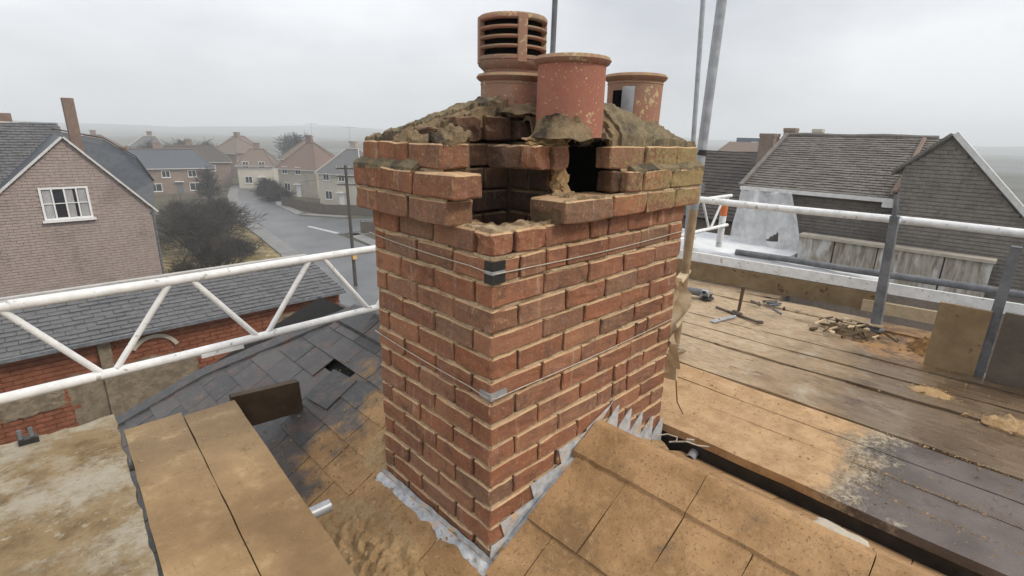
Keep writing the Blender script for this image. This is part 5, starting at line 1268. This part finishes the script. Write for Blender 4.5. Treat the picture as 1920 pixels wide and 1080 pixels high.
# bare bushes and trees
def twigs(n, c, r, h, mat, name, lab, cat, group, trunk=True, stuffL=1.6, thick=.03, flat=False):
    t = thing(name, lab, cat, (c[0], c[1], c[2]), group); c = Vector(c)
    mb = MB(); limbs = []
    if trunk:
        for i in range(15):
            a = rnd.uniform(0, 6.28); tip = c+Vector((math.cos(a)*r*.9*rnd.random(), math.sin(a)*r*.9*rnd.random(), h*rnd.uniform(.55, .9)))
            mid = c.lerp(tip, .5)+Vector((jit(.2), jit(.2), h*.1)); mb.tube(c, mid, thick*3.2, 6, thick*2); mb.tube(mid, tip, thick*2, 5, thick*.8); limbs += [(c, mid), (mid, tip)]
        mb.build('trunk', mat, t)
    mb = MB()
    for i in range(n):
        a = rnd.uniform(0, 6.28); q = rnd.random()**.5; ph = rnd.uniform(.0 if flat else .12, 1)
        clump = .6+.85*fb((math.cos(a)*2, math.sin(a)*2, ph*2+c.x))
        rr = r*q*clump*(math.sin(min(1, ph*.85+.18)*math.pi)**.6)
        p = c+Vector((math.cos(a)*rr, math.sin(a)*rr, h*ph*(.9+.25*clump-.2)))
        d = Vector((math.cos(a)*.7+jit(.7), math.sin(a)*.7+jit(.7), .35+jit(.6))).normalized()*stuffL*rnd.uniform(.35, 1)
        s = d.orthogonal().normalized()*thick*rnd.uniform(.5, 1.1); s2 = d.cross(s).normalized()*s.length
        m1 = p+d*.5+Vector((jit(.12), jit(.12), jit(.12)))*stuffL
        k = len(mb.v); mb.v += [tuple(p+s), tuple(p-s*.5+s2), tuple(p-s*.5-s2), tuple(m1+s*.6), tuple(m1-s*.3+s2*.6), tuple(m1-s*.3-s2*.6), tuple(p+d)]
        mb.f += [(k, k+1, k+4, k+3), (k+1, k+2, k+5, k+4), (k+2, k, k+3, k+5), (k+3, k+4, k+6), (k+4, k+5, k+6), (k+5, k+3, k+6)]
        for _ in range(4):
            b0 = p+d*rnd.uniform(.3, .8); b1 = b0+(d*.35+Vector((jit(.4), jit(.4), jit(.4)))*stuffL*.6); k = len(mb.v)
            mb.v += [tuple(b0+s*.6), tuple(b0-s*.6), tuple(b0+s2*.6), tuple(b1)]; mb.f += [(k, k+1, k+3), (k+1, k+2, k+3), (k+2, k, k+3)]
    mb.build('crown', mat, t, kind='stuff')
    return t
BG = 'bare bushes left of the street'
twigs(900, (8.6, 37.5, GZ), 2.6, 4.9, TWIG, 'bare_bush', 'tall dark bush touching the right wall of the pinkish gable house', 'bush', BG, thick=.03, stuffL=1.2)
twigs(900, (6.2, 33.5, GZ), 1.9, 4.6, TWIG, 'bare_bush', 'narrow dark bush squeezed between the gable house wall and the tall bush', 'bush', BG, thick=.028, stuffL=1.0)
twigs(1000, (11.8, 55.5, GZ), 4.0, 4.0, TWIG, 'bare_bush', 'broad dark bare bush in front, just right of the tall bush', 'bush', BG, thick=.034, stuffL=2.1)
twigs(850, (16.0, 62.5, GZ), 3.9, 3.8, TWIG, 'bare_bush', 'dark bare bush in the middle of the thicket', 'bush', BG, thick=.036, stuffL=2.1)
twigs(800, (18.6, 71.5, GZ), 3.4, 3.0, TWIG, 'bare_bush', 'dark bare bush nearest the road at the back of the thicket', 'bush', BG, thick=.038)
twigs(650, (14.0, 70, GZ), 4.0, 3.4, TWIG, 'bare_bush', 'dark bare bush behind the thicket near the pale rendered house', 'bush', BG, thick=.038)
twigs(900, (14.5, 52.0, GZ), 2.6, 1.6, TWIG, 'bare_bush', 'low straggling bush at the front edge of the thicket by the grass', 'bush', BG, thick=.03, trunk=False, stuffL=1.1)
TG = 'bare trees left of the street'
twigs(520, (24.6, 97, GZ), 2.3, 5.2, TWIG, 'bare_tree', 'small bare tree standing in front of the mottled brick house', 'tree', TG, thick=.05)
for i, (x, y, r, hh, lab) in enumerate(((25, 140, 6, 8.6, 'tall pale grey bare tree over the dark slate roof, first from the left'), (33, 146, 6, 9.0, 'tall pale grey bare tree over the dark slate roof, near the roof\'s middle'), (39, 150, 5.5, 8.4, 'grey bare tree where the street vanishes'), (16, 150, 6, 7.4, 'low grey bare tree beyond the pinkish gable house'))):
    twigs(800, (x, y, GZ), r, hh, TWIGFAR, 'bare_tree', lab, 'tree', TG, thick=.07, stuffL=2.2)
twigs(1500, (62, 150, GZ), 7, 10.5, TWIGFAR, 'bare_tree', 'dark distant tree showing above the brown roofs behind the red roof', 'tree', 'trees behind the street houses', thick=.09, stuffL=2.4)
twigs(1200, (34.6, 98, GZ), 2.6, 2.6, TWIG, 'hedge', 'dark hedge in front of the red roofed house', 'hedge', 'hedges before the street houses', thick=.05, trunk=False, flat=True)
twigs(1000, (33.2, 90, GZ), 2.2, 2.0, TWIG, 'hedge', 'dark clipped hedge at the corner garden', 'hedge', 'hedges before the street houses', thick=.05, trunk=False, flat=True)
twigs(700, (40.5, 70.5, GZ), 1.8, 2.0, TWIG, 'hedge', 'dark shrub beside the buff wall close to the chimney edge', 'shrub', None, thick=.05, trunk=False, flat=True)
# aerials on the street houses
for (x, y, z, lab) in ((42.0, 94.4, 7.3, 'thin television aerial on the red roofed house'), (42.0, 80.4, 6.8, 'thin television aerial on the grey roofed house')):
    t = thing('television_aerial', lab, 'aerial', (x, y, z), 'television aerials')
    MB().tube((x, y, z), (x, y, z+2.6), .035, 5).build('mast', GREYREND, t)
    MB().tube((x-.9, y+.5, z+2.4), (x+.9, y-.5, z+2.45), .03, 5).build('boom', GREYREND, t)

# =================================================================== haze
t = NT('haze'); t.t.nodes.clear()
ou = t.t.nodes.new('ShaderNodeOutputMaterial'); pv = t.t.nodes.new('ShaderNodeVolumePrincipled')
pv.inputs['Color'].default_value = (.93, .965, 1, 1); pv.inputs['Density'].default_value = .0013
t.t.links.new(pv.outputs[0], ou.inputs['Volume'])
mb = MB(); mb.box(-6100, 6100, -6100, 6100, GZ-1-3, 45)
hz = mb.build('haze', t.m); hz['kind'] = 'stuff'; hz['label'] = 'thin pale haze over the far street and hills'
